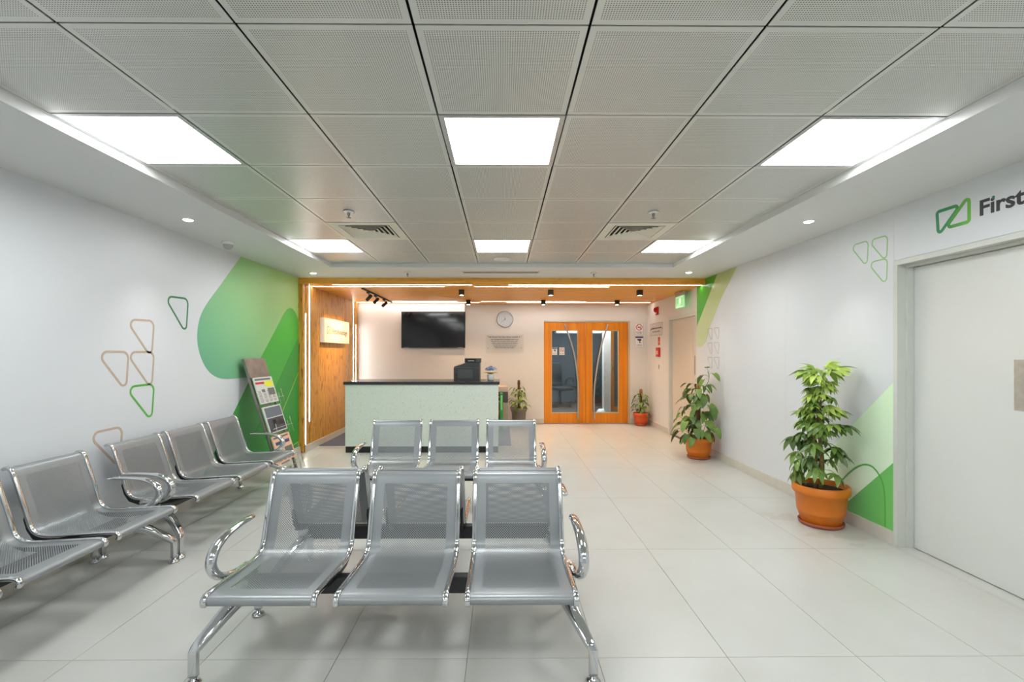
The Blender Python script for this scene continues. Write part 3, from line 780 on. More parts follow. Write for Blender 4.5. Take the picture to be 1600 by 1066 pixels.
# ------------------------------------------------------------------ wooden double door
b = MB()
b.box(DX1, DX1+.038, YB-.004, YB+.10, 0, DZ+.028); b.box(DX0, DX1, YB-.004, YB+.10, DZ, DZ+.028)
b2 = mat('door_jamb', lin(196, 178, 150), .5)
d3 = struct(b.build('door_3', b2), 'orange wooden double door with glass and long curved handles')
def leaf_door(x0, x1, g0, g1, hp, sgn):
    YF = YB+.012
    m_ = MB(); z0, z1 = .006, DZ-.004
    for a, c, p, q in ((x0, g0, z0, z1), (g1, x1, z0, z1), (g0, g1, z0, .206), (g0, g1, 1.873, z1)): m_.box(a, c, YF, YF+.045, p, q, .002)
    lf = m_.build('door_leaf', M['door_wood'], d3)
    m_ = MB()
    for a, c, p, q in ((g0, g0+.014, .206, 1.873), (g1-.014, g1, .206, 1.873), (g0+.014, g1-.014, .206, .22), (g0+.014, g1-.014, 1.859, 1.873)): m_.box(a, c, YF-.004, YF+.049, p, q)
    m_.build('glazing_bead', mat('bead', lin(196, 170, 128), .4) if 'bead' not in bpy.data.materials else bpy.data.materials['bead'], lf)
    m_ = MB(); m_.box(g0+.008, g1-.008, YF+.019, YF+.026, .212, 1.867); m_.build('pane', M['glass'], lf)
    path = smooth_path([(x, YF-.062, z) for x, z in hp], 5)
    m_ = MB(); m_.sweep(path, circ(.0165, 12)); hd = m_.build('handle', M['steel'], lf)
    m_ = MB()
    for x, z in (hp[0], hp[-1]):
        zz = z+(-.05 if z > 1 else .05)
        xx = min(path, key=lambda p: abs(p.z-zz)).x
        m_.lathe([(0, 0), (.013, 0), (.013, .062), (0, .062)], 12, (xx, YF, zz), 'Y')
    hd2 = m_.build('handle_standoff', M['steel'], lf)
leaf_door(DX0, 1.661, .976, 1.512, [(1.233, 1.99), (1.308, 1.79), (1.381, 1.565), (1.44, 1.31), (1.478, 1.052), (1.503, .79), (1.512, .539), (1.508, .30), (1.497, .085)], 1)
leaf_door(1.665, DX1-.003, 1.791, 2.333, [(2.10, 1.99), (2.035, 1.79), (1.971, 1.565), (1.915, 1.31), (1.872, 1.052), (1.838, .79), (1.822, .539), (1.822, .30), (1.831, .085)], -1)
fb = F_back(YB)
RNG = random.Random(3)
def notice(name, label, x0, x1, z0, z1, kind, frame, off=0):
    t = E(name, label, 'notice')
    MB().prism([(x0, z0), (x1, z0), (x1, z1), (x0, z1)], frame, off, off+.003).build('sheet', M['white_gloss'], t)
    m_ = MB(); stroke(m_, [(x0+.004, z0+.004), (x1-.004, z0+.004), (x1-.004, z1-.004), (x0+.004, z1-.004)], .004, frame, off+.003, off+.0035); m_.build('border', M['ink_grey'], t)
    w_, h_ = x1-x0, z1-z0; cx = (x0+x1)/2
    if kind == 'smoke':
        cz = z0+h_*.66; r = min(w_*.33, h_*.28)
        cg = lambda rr, n=24: [(cx+rr*math.cos(2*PI*k/n), cz+rr*math.sin(2*PI*k/n)) for k in range(n)]
        m_ = MB(); m_.box(0, 0, 0, 0, 0, 0) if 0 else None
        m_.prism([(cx-r*.6, cz-r*.22), (cx+r*.5, cz-r*.22), (cx+r*.5, cz+r*.02), (cx-r*.6, cz+r*.02)], frame, off+.003, off+.0035)
        m_.build('cigarette', M['ink'], t)
        m_ = MB(); stroke(m_, [(p.x, p.y) for p in smooth_path([(cx+r*.48, cz+r*.08, 0), (cx+r*.25, cz+r*.3, 0), (cx+r*.45, cz+r*.5, 0)], 3)], r*.12, frame, off+.003, off+.0035, False); m_.build('smoke', M['ink_grey'], t)
        m_ = MB(); stroke(m_, cg(r), r*.22, frame, off+.003, off+.004); stroke(m_, [(cx-r*.7, cz+r*.7), (cx+r*.7, cz-r*.7)], r*.2, frame, off+.003, off+.004, False); m_.build('ban_ring', M['ink_red'], t)
        m_ = MB(); wordline(m_, x0+w_*.12, x1-w_*.12, z0+h_*.20, h_*.07, frame, off+.003, off+.0035, RNG); wordline(m_, x0+w_*.2, x1-w_*.2, z0+h_*.09, h_*.055, frame, off+.003, off+.0035, RNG)
        m_.build('caption', M['ink'], t)
    else:
        MB().prism([(x0+w_*.06, z1-h_*.2), (x1-w_*.06, z1-h_*.2), (x1-w_*.06, z1-h_*.06), (x0+w_*.06, z1-h_*.06)], frame, off+.003, off+.0035).build('header', M['ink_blue'], t)
        m_ = MB(); cz = z0+h_*.56
        q = lambda pts: m_.prism([(cx+a*w_, cz+c*h_) for a, c in pts], frame, off+.003, off+.0038)
        q([(-.26, .10), (-.22, .16), (.22, .16), (.24, .02), (.10, -.04), (-.12, .02)]); q([(.0, -.06), (.08, -.03), (.08, -.12), (.22, -.12), (.22, -.18), (.0, -.18)])
        m_.build('camera_pictogram', M['ink'], t)
        m_ = MB(); wordline(m_, x0+w_*.12, x1-w_*.12, z0+h_*.20, h_*.05, frame, off+.003, off+.0035, RNG); wordline(m_, x0+w_*.18, x1-w_*.18, z0+h_*.11, h_*.05, frame, off+.003, off+.0035, RNG)
        m_.build('caption', M['ink_grey'], t)
    return t
notice('notice_sign', 'no smoking notice on the wall right of the double door', 2.652, 2.826, 1.783, 2.008, 'smoke', fb)
notice('notice_sign', 'camera surveillance notice under the no smoking notice on the wall', 2.652, 2.826, 1.530, 1.760, 'cam', fb)
fg = F_back(YB+.031)
notice('door_sticker', 'small camera sticker on the glass of the left door leaf', .992, 1.098, 1.373, 1.527, 'cam', fg)
notice('door_sticker', 'small no smoking sticker on the glass of the left door leaf', 1.137, 1.246, 1.373, 1.527, 'smoke', fg)

# ------------------------------------------------------------------ lobby beyond the glass
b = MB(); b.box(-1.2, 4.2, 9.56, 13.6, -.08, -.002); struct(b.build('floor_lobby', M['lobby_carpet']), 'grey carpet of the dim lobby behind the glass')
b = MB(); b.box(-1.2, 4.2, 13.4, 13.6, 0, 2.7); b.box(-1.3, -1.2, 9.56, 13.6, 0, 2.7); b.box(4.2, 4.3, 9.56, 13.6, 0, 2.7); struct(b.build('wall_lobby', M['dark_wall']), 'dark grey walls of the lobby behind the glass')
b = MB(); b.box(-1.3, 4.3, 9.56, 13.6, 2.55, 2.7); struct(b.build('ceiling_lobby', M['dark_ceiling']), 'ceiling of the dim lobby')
b = MB(); b.box(1.19, 2.19, 10.4, 10.7, 1.86, 2.55); struct(b.build('trim_lobby', mat('block', lin(226, 226, 222), .6)), 'pale bulkhead added for the white band at the top of the door glass')  # pale box added and set low to make the white band
b = MB(); b.box(2.19, 2.34, 10.15, 10.35, 0, 2.55, .004); b.lathe([(0, .0), (.16, .0), (.15, .03), (.09, .16), (.06, .2), (0, .2)], 20, (2.14, 10.2, 0)); struct(b.build('trim_pillar', mat('pillar', lin(226, 226, 222), .5)), 'white pillar with flared foot behind the right glass')
seg = [(1.2+2.6*math.cos(a), 12.7+2.6*math.sin(a)) for a in [PI*1.0+PI*k/24 for k in range(25)]]
b = MB(); b.prism(seg, lambda u, v, d: (u, v, d), 0, .10); pl = struct(b.build('trim_step', mat('step_brown', lin(70, 58, 50), .7)), 'low curved step in the lobby')
b = MB(); stroke(b, seg, .05, lambda u, v, d: (u, v, d), .10, .118, False); b.build('step_nosing', mat('nosing', lin(190, 184, 172), .5), pl)
t = E('lobby_door', 'open wooden glazed door leaf in the lobby with brass lever', 'door', (2.36, 10.5, 0))
m_ = MB()
for a, c, p, q in ((0, .13, .005, 2.05), (.75, .88, .005, 2.05), (.13, .75, .005, .22), (.13, .75, 1.9, 2.05)): m_.box(a, c, 0, .045, p, q, .002)
m_.build('door_leaf', M['door_wood'], t)
m_ = MB(); m_.box(.125, .755, .018, .026, .215, 1.905); m_.build('pane', M['glass'], t)
m_ = MB(); m_.box(.045, .085, -.006, -.0005, .98, 1.2, .002); m_.sweep([(.065, -.006, 1.1), (.065, -.04, 1.1), (.075, -.046, 1.1), (.16, -.046, 1.1)], circ(.009, 8)); m_.build('lever_handle', M['brass'], t)
def office_chair(x, y, rz, label):
    t = E('office_chair', label, 'chair', (x, y, .10), rz, 'office chairs in the lobby')
    m_ = MB(); m_.box(-.25, .25, -.24, .24, .40, .48, .03); m_.build('seat', M['black_matte'], t)
    m_ = MB(); m_.sweep(smooth_path([(0, .22, .50), (0, .27, .62), (0, .26, .78), (0, .30, .98), (0, .33, 1.06)], 3), rrect(.23, .03, .02), (1, 0, 0)); m_.build('backrest', M['black_matte'], t)
    for s in (-1, 1):
        m_ = MB(); m_.sweep(smooth_path([(s*.26, .16, .46), (s*.30, .16, .55), (s*.30, .12, .66), (s*.30, -.12, .67)], 3), rrect(.025, .014, .008), (1, 0, 0) if 0 else None); m_.build('armrest', M['plastic_dark'], t)
    m_ = MB(); m_.lathe([(0, .06), (.03, .06), (.03, .41), (0, .41)], 12); m_.build('column', M['plastic_dark'], t)
    for k in range(5):
        a = 2*PI*k/5; m_ = MB(); m_.sweep([(0, 0, .09), (.28*math.cos(a), .28*math.sin(a), .065)], rrect(.02, .014, .006)); lg = m_.build('base_arm', M['plastic_dark'], t)
        m_ = MB(); m_.lathe([(0, -.015), (.028, -.015), (.028, .015), (0, .015)], 12, (.29*math.cos(a), .29*math.sin(a), .028), 'X'); m_.build('caster', M['black'], lg)
office_chair(1.42, 11.6, .5, 'black office chair seen through the left door glass')
office_chair(2.05, 12.3, -.6, 'black office chair farther back behind the curved step')
l = bpy.data.lights.new('lobby_fill', 'AREA'); l.energy = 50; l.size = 1.2; l.color = (.9, .95, 1)  # added fill without a fixture, brightens the pale block's front
o = bpy.data.objects.new('lobby_fill', l); C.objects.link(o); o.location = (1.7, 9.98, 2.5)
l = bpy.data.lights.new('lobby_fill', 'AREA'); l.energy = 34; l.size = 1.2; l.color = (.9, .95, 1)  # second fill, added deeper in so the office chairs show
o = bpy.data.objects.new('lobby_fill', l); C.objects.link(o); o.location = (1.6, 11.5, 2.5)

# ------------------------------------------------------------------ wall things of the bay
t = E('television', 'large black flat television on the wall behind reception', 'television', (-1.333, YTV, 1.86))
m_ = MB(); m_.box(-.614, .614, -.075, -.03, -.35, .35, .004); m_.build('casing', M['black'], t)
m_ = MB(); m_.box(-.604, .604, -.0775, -.0755, -.335, .341); m_.build('screen', M['screen'], t)
m_ = MB(); m_.box(-.604, .604, -.077, -.0752, -.347, -.338); m_.build('lower_bezel', M['plastic_dark'], t)
for x in (-.52, .52):
    m_ = MB(); m_.box(x-.05, x+.05, -.0785, -.0772, -.3455, -.3395); m_.build('badge_strip', M['alu'], t)
m_ = MB(); m_.box(-.2, .2, -.03, -.001, -.15, .15); m_.build('wall_mount', M['black_matte'], t)
# clock
t = E('wall_clock', 'round white wall clock with silver rim above the acrylic sign', 'clock', (.047, YB, 2.09))
m_ = MB(); m_.lathe([(.13, .001), (.162, .001), (.164, .02), (.158, .032), (.148, .034), (.146, .022)], 40, axis='Y'); m_.build('rim', mat('clock_rim', (.5, .5, .5, 1), .3, metal=.9), t)
m_ = MB(); m_.lathe([(0, .001), (.147, .001), (.147, .02), (0, .02)], 36, axis='Y'); m_.build('dial', M['white_gloss'], t)
for k in range(12):
    a = PI/2-2*PI*k/12
    text(str(k or 12), .040, M['ink'], AX_B, (.115*math.cos(a), -.0205, .115*math.sin(a)-.014), t, 'numeral', 'CENTER', .0004)
def hand(ang, ln, wd, m, d):
    u = Vector((math.sin(ang), math.cos(ang))); n = Vector((u.y, -u.x))
    pts = [-u*.02+n*wd, -u*.02-n*wd, u*ln-n*wd*.4, u*ln+n*wd*.4]
    MB().prism([(p.x, p.y) for p in pts], lambda x, z, dd: (x, -dd, z), d, d+.001).build('clock_hand', m, t)
hand(2*PI*(11.63/12), .062, .006, M['ink'], .021); hand(2*PI*(38/60), .098, .004, M['ink'], .0225)
m_ = MB(); m_.lathe([(0, .02), (.009, .02), (.009, .026), (0, .026)], 12, axis='Y'); m_.build('hub', M['ink'], t)
# acrylic sign
t = E('acrylic_sign', 'clear acrylic plaque with seven lines of small text below the clock', 'sign', (.041, YB, 1.60))
m_ = MB(); m_.box(-.375, .375, -.020, -.015, -.19, .19, .001); m_.build('plate', M['acrylic'], t)
for x in (-.335, .335):
    for z in (-.085, .155):
        m_ = MB(); m_.lathe([(0, .0005), (.011, .0005), (.011, .024), (0, .024)], 14, (x, 0, z), 'Y'); m_.build('standoff', M['steel'], t)
fa = lambda u, v, d: (u, -.0202-d, v)
for k, (hw, z, h, mm) in enumerate(((.315, .125, .024, 'ink'), (0, .078, 0, 'ink'), (.265, .042, .017, 'ink_grey'), (.258, .004, .017, 'ink_grey'), (.23, -.031, .017, 'ink_grey'), (.215, -.066, .015, 'ink_grey'), (.19, -.089, .015, 'ink_grey'))):
    if not hw:
        text('First Advantage Global Operating Center Pvt Ltd', .0275, M['ink'], AX_B, (0, -.0205, z), t, 'lettering', 'CENTER', .0003, bold=.0008); continue
    m_ = MB(); wordline(m_, -hw, hw, z, h, fa, .0001, .0006, RNG); m_.build('lettering', M[mm], t)
# exit sign
t = E('exit_sign', 'green lit exit sign hung from the bamboo ceiling above the cream door', 'exit sign', (2.80, 7.41, ZW))
m_ = MB(); m_.box(-.02, .02, -.175, .175, -.075, -.001, .004); m_.build('housing', M['steel'], t)
m_ = MB(); m_.box(-.008, .008, -.172, .172, -.262, -.076, .001); m_.build('panel', M['exit_face'], t)
fe = lambda u, v, d: (-.008-d, -u, v)
m_ = MB(); stroke(m_, [(-.15, -.245), (.15, -.245), (.15, -.095), (-.15, -.095)], .012, fe, .0003, .001); m_.prism([(-.03, -.2), (.06, -.2), (.06, -.11), (-.03, -.11)], fe, .0003, .001); m_.build('door_pictogram', M['exit_mark'], t)
text('EXIT', .06, M['exit_mark'], AX_R, (-.0095, .09, -.245), t, 'lettering', 'LEFT', .0004)
# alarm, plate, stickers, switch on the bay side wall
t = E('fire_alarm', 'red fire alarm sounder near the corner by the double door', 'alarm', (XA, 8.78, 2.20))
m_ = MB(); m_.box(-.03, -.0005, -.06, .06, -.075, .075, .006); m_.build('base', M['red'], t)
m_ = MB(); m_.lathe([(0, -.075), (.036, -.07), (.045, -.045), (.045, -.03), (0, -.03)], 20, (0, .0, .02), 'X'); m_.build('horn', M['red'], t)
m_ = MB(); m_.box(-.045, -.03, -.03, .03, -.06, -.03, .003); m_.build('strobe_lens', M['white_gloss'], t)
t = E('acrylic_plate', 'small clear plate with two text lines beside the corner', 'sign', (XA, 8.84, 1.862))
m_ = MB(); m_.box(-.012, -.008, -.36, .36, -.115, .115, .001); m_.build('plate', M['acrylic'], t)
m_ = MB(); stroke(m_, [(-.36, -.115), (.36, -.115), (.36, .115), (-.36, .115)], .01, lambda u, v, d: (-.012-d, u, v), 0, .001); m_.build('edge', M['tan_pale'], t)
for y in (-.32, .32):
    m_ = MB(); m_.lathe([(0, -.014), (.01, -.014), (.01, -.0005), (0, -.0005)], 12, (0, y, .0), 'X'); m_.build('standoff', M['steel'], t)
fpl = lambda u, v, d: (-.0122-d, u, v)
m_ = MB(); wordline(m_, .30, -.30, .008, .03, fpl, .0001, .0006, RNG); m_.build('lettering', M['ink'], t)
m_ = MB(); wordline(m_, .2, -.2, -.055, .026, fpl, .0001, .0006, RNG); m_.build('lettering', M['ink_grey'], t)
fw = F_right(XA)
t = E('fire_sticker', 'narrow red and orange safety sticker under the clear plate', 'notice')
MB().prism([(8.755, 1.56), (8.645, 1.56), (8.645, 1.71), (8.755, 1.71)], fw, 0, .002).build('sheet', mat('sticker_orange', lin(224, 120, 84), .5), t)
m_ = MB()
for z in (1.57, 1.64, 1.675): m_.prism([(8.745, z), (8.655, z), (8.655, z+.022), (8.745, z+.022)], fw, .002, .003)
m_.build('lettering', M['ink_red'], t)
t = E('call_point', 'red fire call point with white front above the switch', 'alarm')
m_ = MB(); m_.box(XA-.035, XA-.0005, 8.625, 8.79, 1.345, 1.515, .004); m_.build('case', M['red'], t)
m_ = MB(); m_.box(XA-.0365, XA-.035, 8.655, 8.76, 1.385, 1.455); m_.build('front', mat('call_front', lin(214, 170, 160), .4), t)
t = E('wall_switch', 'small wall switch plate below the red call point', 'switch')
m_ = MB(); m_.box(XA-.010, XA-.0005, 8.66, 8.80, 1.115, 1.205, .002); m_.build('plate', M['white_gloss'], t)
m_ = MB(); m_.box(XA-.014, XA-.010, 8.66, 8.685, 1.12, 1.20, .001); m_.build('rocker', M['ink_grey'], t)

# ------------------------------------------------------------------ reception counter and what stands about it
b = MB(); b.box(-2.795, .13, 7.165, YTV-.002, .0, .008); tag(b.build('carpet', M['carpet']), 'blue grey carpet behind the reception counter', 'carpet')
t = E('reception_counter', 'pale mint terrazzo reception counter with black slab top', 'counter', (-1.141, 6.66, 0))
m_ = MB(); m_.box(-1.08, 1.078, 0, .04, .09, .965, .002); m_.build('front_panel', M['terrazzo'], t)
for a, c in ((-1.08, -1.04), (1.038, 1.078)):
    m_ = MB(); m_.box(a, c, .04, .60, .09, .965, .002); m_.build('side_panel', M['terrazzo'], t)
m_ = MB(); m_.box(-1.078, 1.076, .012, .055, .0, .09); m_.build('kick_plate', M['black'], t)
for a, c in ((-1.078, -1.045), (1.043, 1.076)):
    m_ = MB(); m_.box(a, c, .055, .60, .009, .09); m_.build('kick_plate', M['black'], t)
m_ = MB(); m_.box(-1.10, 1.098, -.02, .66, .965, 1.006, .003); m_.build('top_slab', M['counter_top'], t)
t = E('printer', 'black desktop printer with paper tray on the counter', 'printer', (-.53, 7.08, 1.0065))
m_ = MB(); m_.box(-.19, .19, -.15, .2, .0, .012); m_.box(-.19, .19, -.15, .2, .012, .19, .006); m_.build('body', M['plastic_dark'], t)
m_ = MB(); m_.box(-.13, .09, -.157, -.150, .03, .16, .002); m_.build('front_tray', M['plastic_mid'], t)
m_ = MB(); m_.box(-.155, -.14, -.156, -.150, .01, .11); m_.build('side_slot', M['black'], t)
m_ = MB(); m_.prism([(-.19, .19), (.19, .19), (.19, .26), (-.02, .26), (-.05, .245), (-.18, .205)], lambda u, v, d: (u, d, v), -.13, .19); m_.build('output_hood', M['plastic_dark'], t)
m_ = MB(); m_.prism([(-.185, .212), (-.05, .252), (-.05, .258), (-.185, .218)], lambda u, v, d: (u, d, v), -.10, .1); m_.build('paper_sheet', M['paper_salmon'], t)
m_ = MB(); m_.box(-.03, .205, -.14, .12, .262, .325, .005); m_.build('scanner_head', M['plastic_dark'], t)
m_ = MB(); m_.box(-.015, .135, -.1425, -.1405, .275, .316); m_.build('display', M['screen'], t)
m_ = MB(); m_.box(.02, .11, -.1435, -.1426, .285, .292); m_.build('display_text', M['paper'], t)
m_ = MB(); m_.box(.15, .19, -.1425, -.1405, .275, .316); m_.build('keypad', M['plastic_mid'], t)
t = E('flower_pot', 'small white vase of blue hydrangeas on the counter end', 'flowers', (-.178, 7.0, 1.0065))
m_ = MB(); m_.lathe([(0, 0), (.04, 0), (.046, .01), (.052, .08), (.05, .085), (.046, .08), (0, .07)], 20); m_.build('vase', M['white_gloss'], t)
pm = MB()
for a in range(4):
    q = a*PI/2+.4; pm.add([(0, 0, 0), (.010*math.cos(q-.5), .010*math.sin(q-.5), .002), (.017*math.cos(q), .017*math.sin(q), .004), (.010*math.cos(q+.5), .010*math.sin(q+.5), .002)], [(0, 1, 2, 3)])
def lm(ln, wd, curl, fold=.15, heart=0, n=5):
    """leaf blade along +X, drooping by curl"""
    vs = []; fs = []
    for i in range(n+1):
        s = i/n; wv = wd*(math.sin(PI*min(1, s**.75*.97+.03))**.8 if not heart else (math.sin(PI*min(1, (s*.86+.14)**.62))**.7))
        x = ln*s; z = -curl*ln*s*s
        if heart and i == 0: x = -.10*ln
        vs += [(x, -wv/2, z+fold*wv), (x if not (heart and i == 0) else 0, 0, z), (x, wv/2, z+fold*wv)]
    for i in range(n):
        for k in (0, 1): a = 3*i+k; fs.append((a, a+1, a+4, a+3))
    return vs, fs
R = random.Random(11)
def rotm(yaw, pitch, roll=0): return Matrix.Rotation(yaw, 4, 'Z') @ Matrix.Rotation(-pitch, 4, 'Y') @ Matrix.Rotation(roll, 4, 'X')
def pts_xf(M4, vs): return [(M4 @ Vector(v))[:] for v in vs]
for k in range(5):
    cx, cy, cz = ((0, 0, .175), (-.045, .0, .15), (.05, .0, .155), (.0, -.05, .15), (.01, .05, .15))[k]
    m_ = MB()
    for j in range(34):
        d = Vector((R.gauss(0, 1), R.gauss(0, 1), abs(R.gauss(0, 1))+.1)).normalized()
        T = Matrix.Translation(Vector((cx, cy, cz))+d*.036) @ d.to_track_quat('Z', 'Y').to_matrix().to_4x4()
        m_.add(pts_xf(T, pm.v), pm.f)
    o = m_.build('blossom', M['flower' if k % 2 else 'flower_lt'], t); o['kind'] = 'stuff'
for k in range(9):
    a = 2*PI*k/9+.2; vs, fs = lm(.10, .05, .35)
    m_ = MB(); m_.add(pts_xf(Matrix.Translation((.02*math.cos(a), .02*math.sin(a), .09)) @ rotm(a, .55), vs), fs, True); m_.build('leaf', M['sprig'] if k % 3 else LEAF[1], t)
# low cabinet and green binder behind the counter
t = E('low_cabinet', 'low greige cabinet with dark drawer right of the counter', 'cabinet', (-.18, 8.57, .0085))
m_ = MB(); m_.box(-.30, .277, 0, .42, 0, .50, .003); m_.build('body', M['cab_body'], t)
m_ = MB(); m_.box(-.30, .280, -.012, .42, .51, .70, .003); dr = m_.build('drawer', M['cab_dark'], t)
m_ = MB(); m_.box(-.02, .14, -.022, -.012, .60, .612); m_.build('drawer_handle', M['steel'], dr)
m_ = MB(); m_.box(-.31, .277, -.005, .425, .70, .79, .003); m_.build('top', mat('cabinet_top', lin(196, 178, 162), .5), t)
t = E('file_binder', 'tall green rack of files standing by the low cabinet', 'file rack', (-.045, 8.3, .0085))
m_ = MB(); m_.box(.0, .05, 0, .22, 0, .69, .003); m_.build('side', M['label_green'], t)
m_ = MB(); m_.box(.010, .042, -.003, -.0005, .40, .66); m_.build('label_strip', mat('label_lime', lin(120, 210, 130), .5), t)
for k in range(4):
    m_ = MB(); m_.box(-.14, 0, .0, .22, .05+.16*k, .062+.16*k); m_.build('shelf', M['cab_body'], t)
m_ = MB(); m_.box(-.155, -.14, 0, .22, 0, .69, .003); m_.build('side', M['label_green'], t)

# ------------------------------------------------------------------ beam benches
PROF = [(-.322, .360), (-.330, .376), (-.320, .393), (-.290, .399), (-.20, .394), (-.05, .385), (.06, .381), (.115, .390), (.152, .418), (.172, .465), (.192, .53), (.232, .65), (.256, .722), (.272, .752), (.295, .762), (.316, .752)]
prof = [(p.x, p.y) for p in smooth_path([(a, c, 0) for a, c in PROF], 4)]
acc = [0]
for p, q in zip(prof[:-1], prof[1:]): acc.append(acc[-1]+math.hypot(q[0]-p[0], q[1]-p[1]))
v_at = lambda s, z: acc[min(range(len(prof)), key=lambda i: (prof[i][0]-s)**2+(prof[i][1]-z)**2)]
M['seat'] = seat_material(v_at(-.262, .397), v_at(.250, .70), .168)
HW = .2375
def bench(label, grp):
    root = E('beam_bench', label, 'bench', group=grp)
    m_ = MB(); m_.sweep([(-.80, 0, .297), (.80, 0, .297)], rrect(.026, .040, .006), (0, 1, 0), smooth=False); m_.build('beam', M['black'], root)
    for s in (-1, 1):
        m_ = MB(); m_.box(s*.80-.004, s*.80+.004, -.03, .03, .254, .340, .003); m_.build('end_cap', M['chrome'], root)
    seats = []
    for k in (-1, 0, 1):
        cx = .541*k
        vs = []; uv = []; fs = []; hw = HW-.012
        for (s, z), a in zip(prof, acc):
            for x in (-hw, hw): vs.append((cx+x, s, z)); uv.append((x, a))
        for i in range(len(prof)-1): fs.append((2*i, 2*i+1, 2*i+3, 2*i+2))
        n = len(prof); under = []
        for i, (s, z) in enumerate(prof):      # underside, one sheet thickness away
            p, q = prof[max(i-1, 0)], prof[min(i+1, n-1)]; l_ = math.hypot(q[0]-p[0], q[1]-p[1])
            for x in (-hw, hw): under.append((cx+x, s+.0022*(q[1]-p[1])/l_, z-.0022*(q[0]-p[0])/l_))
        m_ = MB(); m_.add(vs, fs, True, uv); m_.add(under, fs, True, uv); st = m_.build('seat', M['seat'], root)
        for sx in (-1, 1):
            m_ = MB(); n = len(prof)
            m_.sweep([(cx+sx*(HW-.012), s, z) for s, z in prof], rrect(.0125, .0095, .006, 2), (1, 0, 0), [(.75, .7)]+[(1, 1)]*(n-2)+[(.75, .7)]); m_.build('side_rail', M['chrome'], st)
            br = [(-.27, .386), (-.1, .377), (.06, .370), (.115, .378), (.150, .405), (.180, .46), (.20, .50), (.208, .47), (.19, .41), (.155, .36), (.09, .338), (-.02, .336), (-.14, .352)]
            m_ = MB(); m_.prism(br, lambda u, v, d: (cx+sx*(HW-.022)+d, u, v), -.006, .006); m_.build('seat_bracket', M['black'], st)
    for sx in (-1, 1):
        path = smooth_path([(sx*.822, .155, .566), (sx*.822, .08, .570), (sx*.822, -.02, .568), (sx*.822, -.10, .556), (sx*.822, -.165, .522), (sx*.822, -.188, .472), (sx*.818, -.165, .420), (sx*.810, -.11, .385), (sx*.800, -.03, .368), (sx*.792, .04, .366)], 4)
        n = len(path); sc = [(.72+.28*min(1, i/3), .62+.22*min(1, i/3)+.85*max(0, 1-abs(i/n-.56)/.34)) for i in range(n)]
        m_ = MB(); m_.sweep(path, [(a, c) for a, c in circ(.0235, 14, .0145)], (1, 0, 0), sc); ar = m_.build('armrest', M['chrome'], root)
        m_ = MB(); m_.box(min(sx*.775, sx*.80), max(sx*.775, sx*.80), -.03, .05, .33, .385, .004); m_.build('armrest_bracket', M['worn'], ar)
        m_ = MB(); m_.box(min(sx*.735, sx*.795), max(sx*.735, sx*.795), -.05, .05, .250, .343, .008); m_.build('leg_hub', M['worn' if sx > 0 else 'chrome'], root)
        for sy in (-1, 1):
            pth = smooth_path([(sx*.735, sy*.02, .276), (sx*.748, sy*.08, .274), (sx*.772, sy*.14, .249), (sx*.802, sy*.20, .206), (sx*.832, sy*.248, .162), (sx*.845, sy*.262, .141), (sx*.848, sy*.265, .116), (sx*.848, sy*.265, .034)], 4)
            n = len(pth); sc = [1.45-.68*min(1, i/(n*.66)) for i in range(n)]
            m_ = MB(); m_.sweep(pth, rrect(.025, .019, .010, 3), (1, 0, 0), sc); lg = m_.build('leg', M['chrome'], root)
            m_ = MB(); m_.lathe([(0, 0), (.031, 0), (.033, .006), (.026, .014), (.012, .02), (.011, .036), (0, .036)], 20, (sx*.848, sy*.264, 0)); m_.build('foot', M['chrome'], lg)
    return root
A = bench('three seat perforated steel bench, nearest of all, facing the front', 'steel waiting benches')
A.location = (-.4615, 2.27, 0)
def place(label, loc, rz, sx=1):
    o = copy_tree(A); o['label'] = label; o.location = loc; o.rotation_euler = (0, 0, rz); o.scale = (sx, 1, 1); return o
place('three seat steel bench set back to back behind the nearest bench', (-.455, 2.935, 0), PI)
place('three seat steel bench in front of the mint reception counter', (-.4615, 4.25, 0), 0)
place('three seat steel bench by the left wall, cut by the picture edge', (-2.475, 2.335, 0), PI/2)
place('three seat steel bench by the left wall, next to the newspaper rack', (-2.475, 4.095, 0), PI/2)

# ------------------------------------------------------------------ newspaper rack
t = E('newspaper_rack', 'leaning brushed steel newspaper stand against the green mural', 'rack', (-2.84, 5.10, 0))
Ht = 1.34; Bx = .42                      # top touches the wall, foot stands Bx out
def rk(u, w_, d=0):                      # u along the stand's width (Y), w_ up the slope 0..1, d proud of it
    nx, nz = Ht, Bx; l_ = math.hypot(nx, nz)
    return Vector((Bx*(1-w_)+.03+d*nx/l_, u, Ht*w_+d*nz/l_))
rf = lambda wz: (lambda u, v, d: rk(u, v, d))
for u in (.02, .42):
    m_ = MB(); m_.sweep([rk(u, .005), rk(u, 1.0)], rrect(.014, .012, .003), (0, 1, 0), smooth=False); m_.build('rail', M['steel_dark'], t)
    m_ = MB(); q = rk(u, 0); m_.box(q.x-.03, q.x+.03, u-.016, u+.016, 0, .014, .002); m_.build('foot', M['black'], t)
m_ = MB(); m_.prism([(0, .845), (.44, .845), (.44, 1.0), (0, 1.0)], lambda u, v, d: rk(u, v, d), .014, .022); m_.build('header_plate', M['steel_dark'], t)
m_ = MB(); m_.sweep([rk(.02, .06), rk(.42, .06)], circ(.007, 8)); m_.build('cross_bar', M['steel_dark'], t)
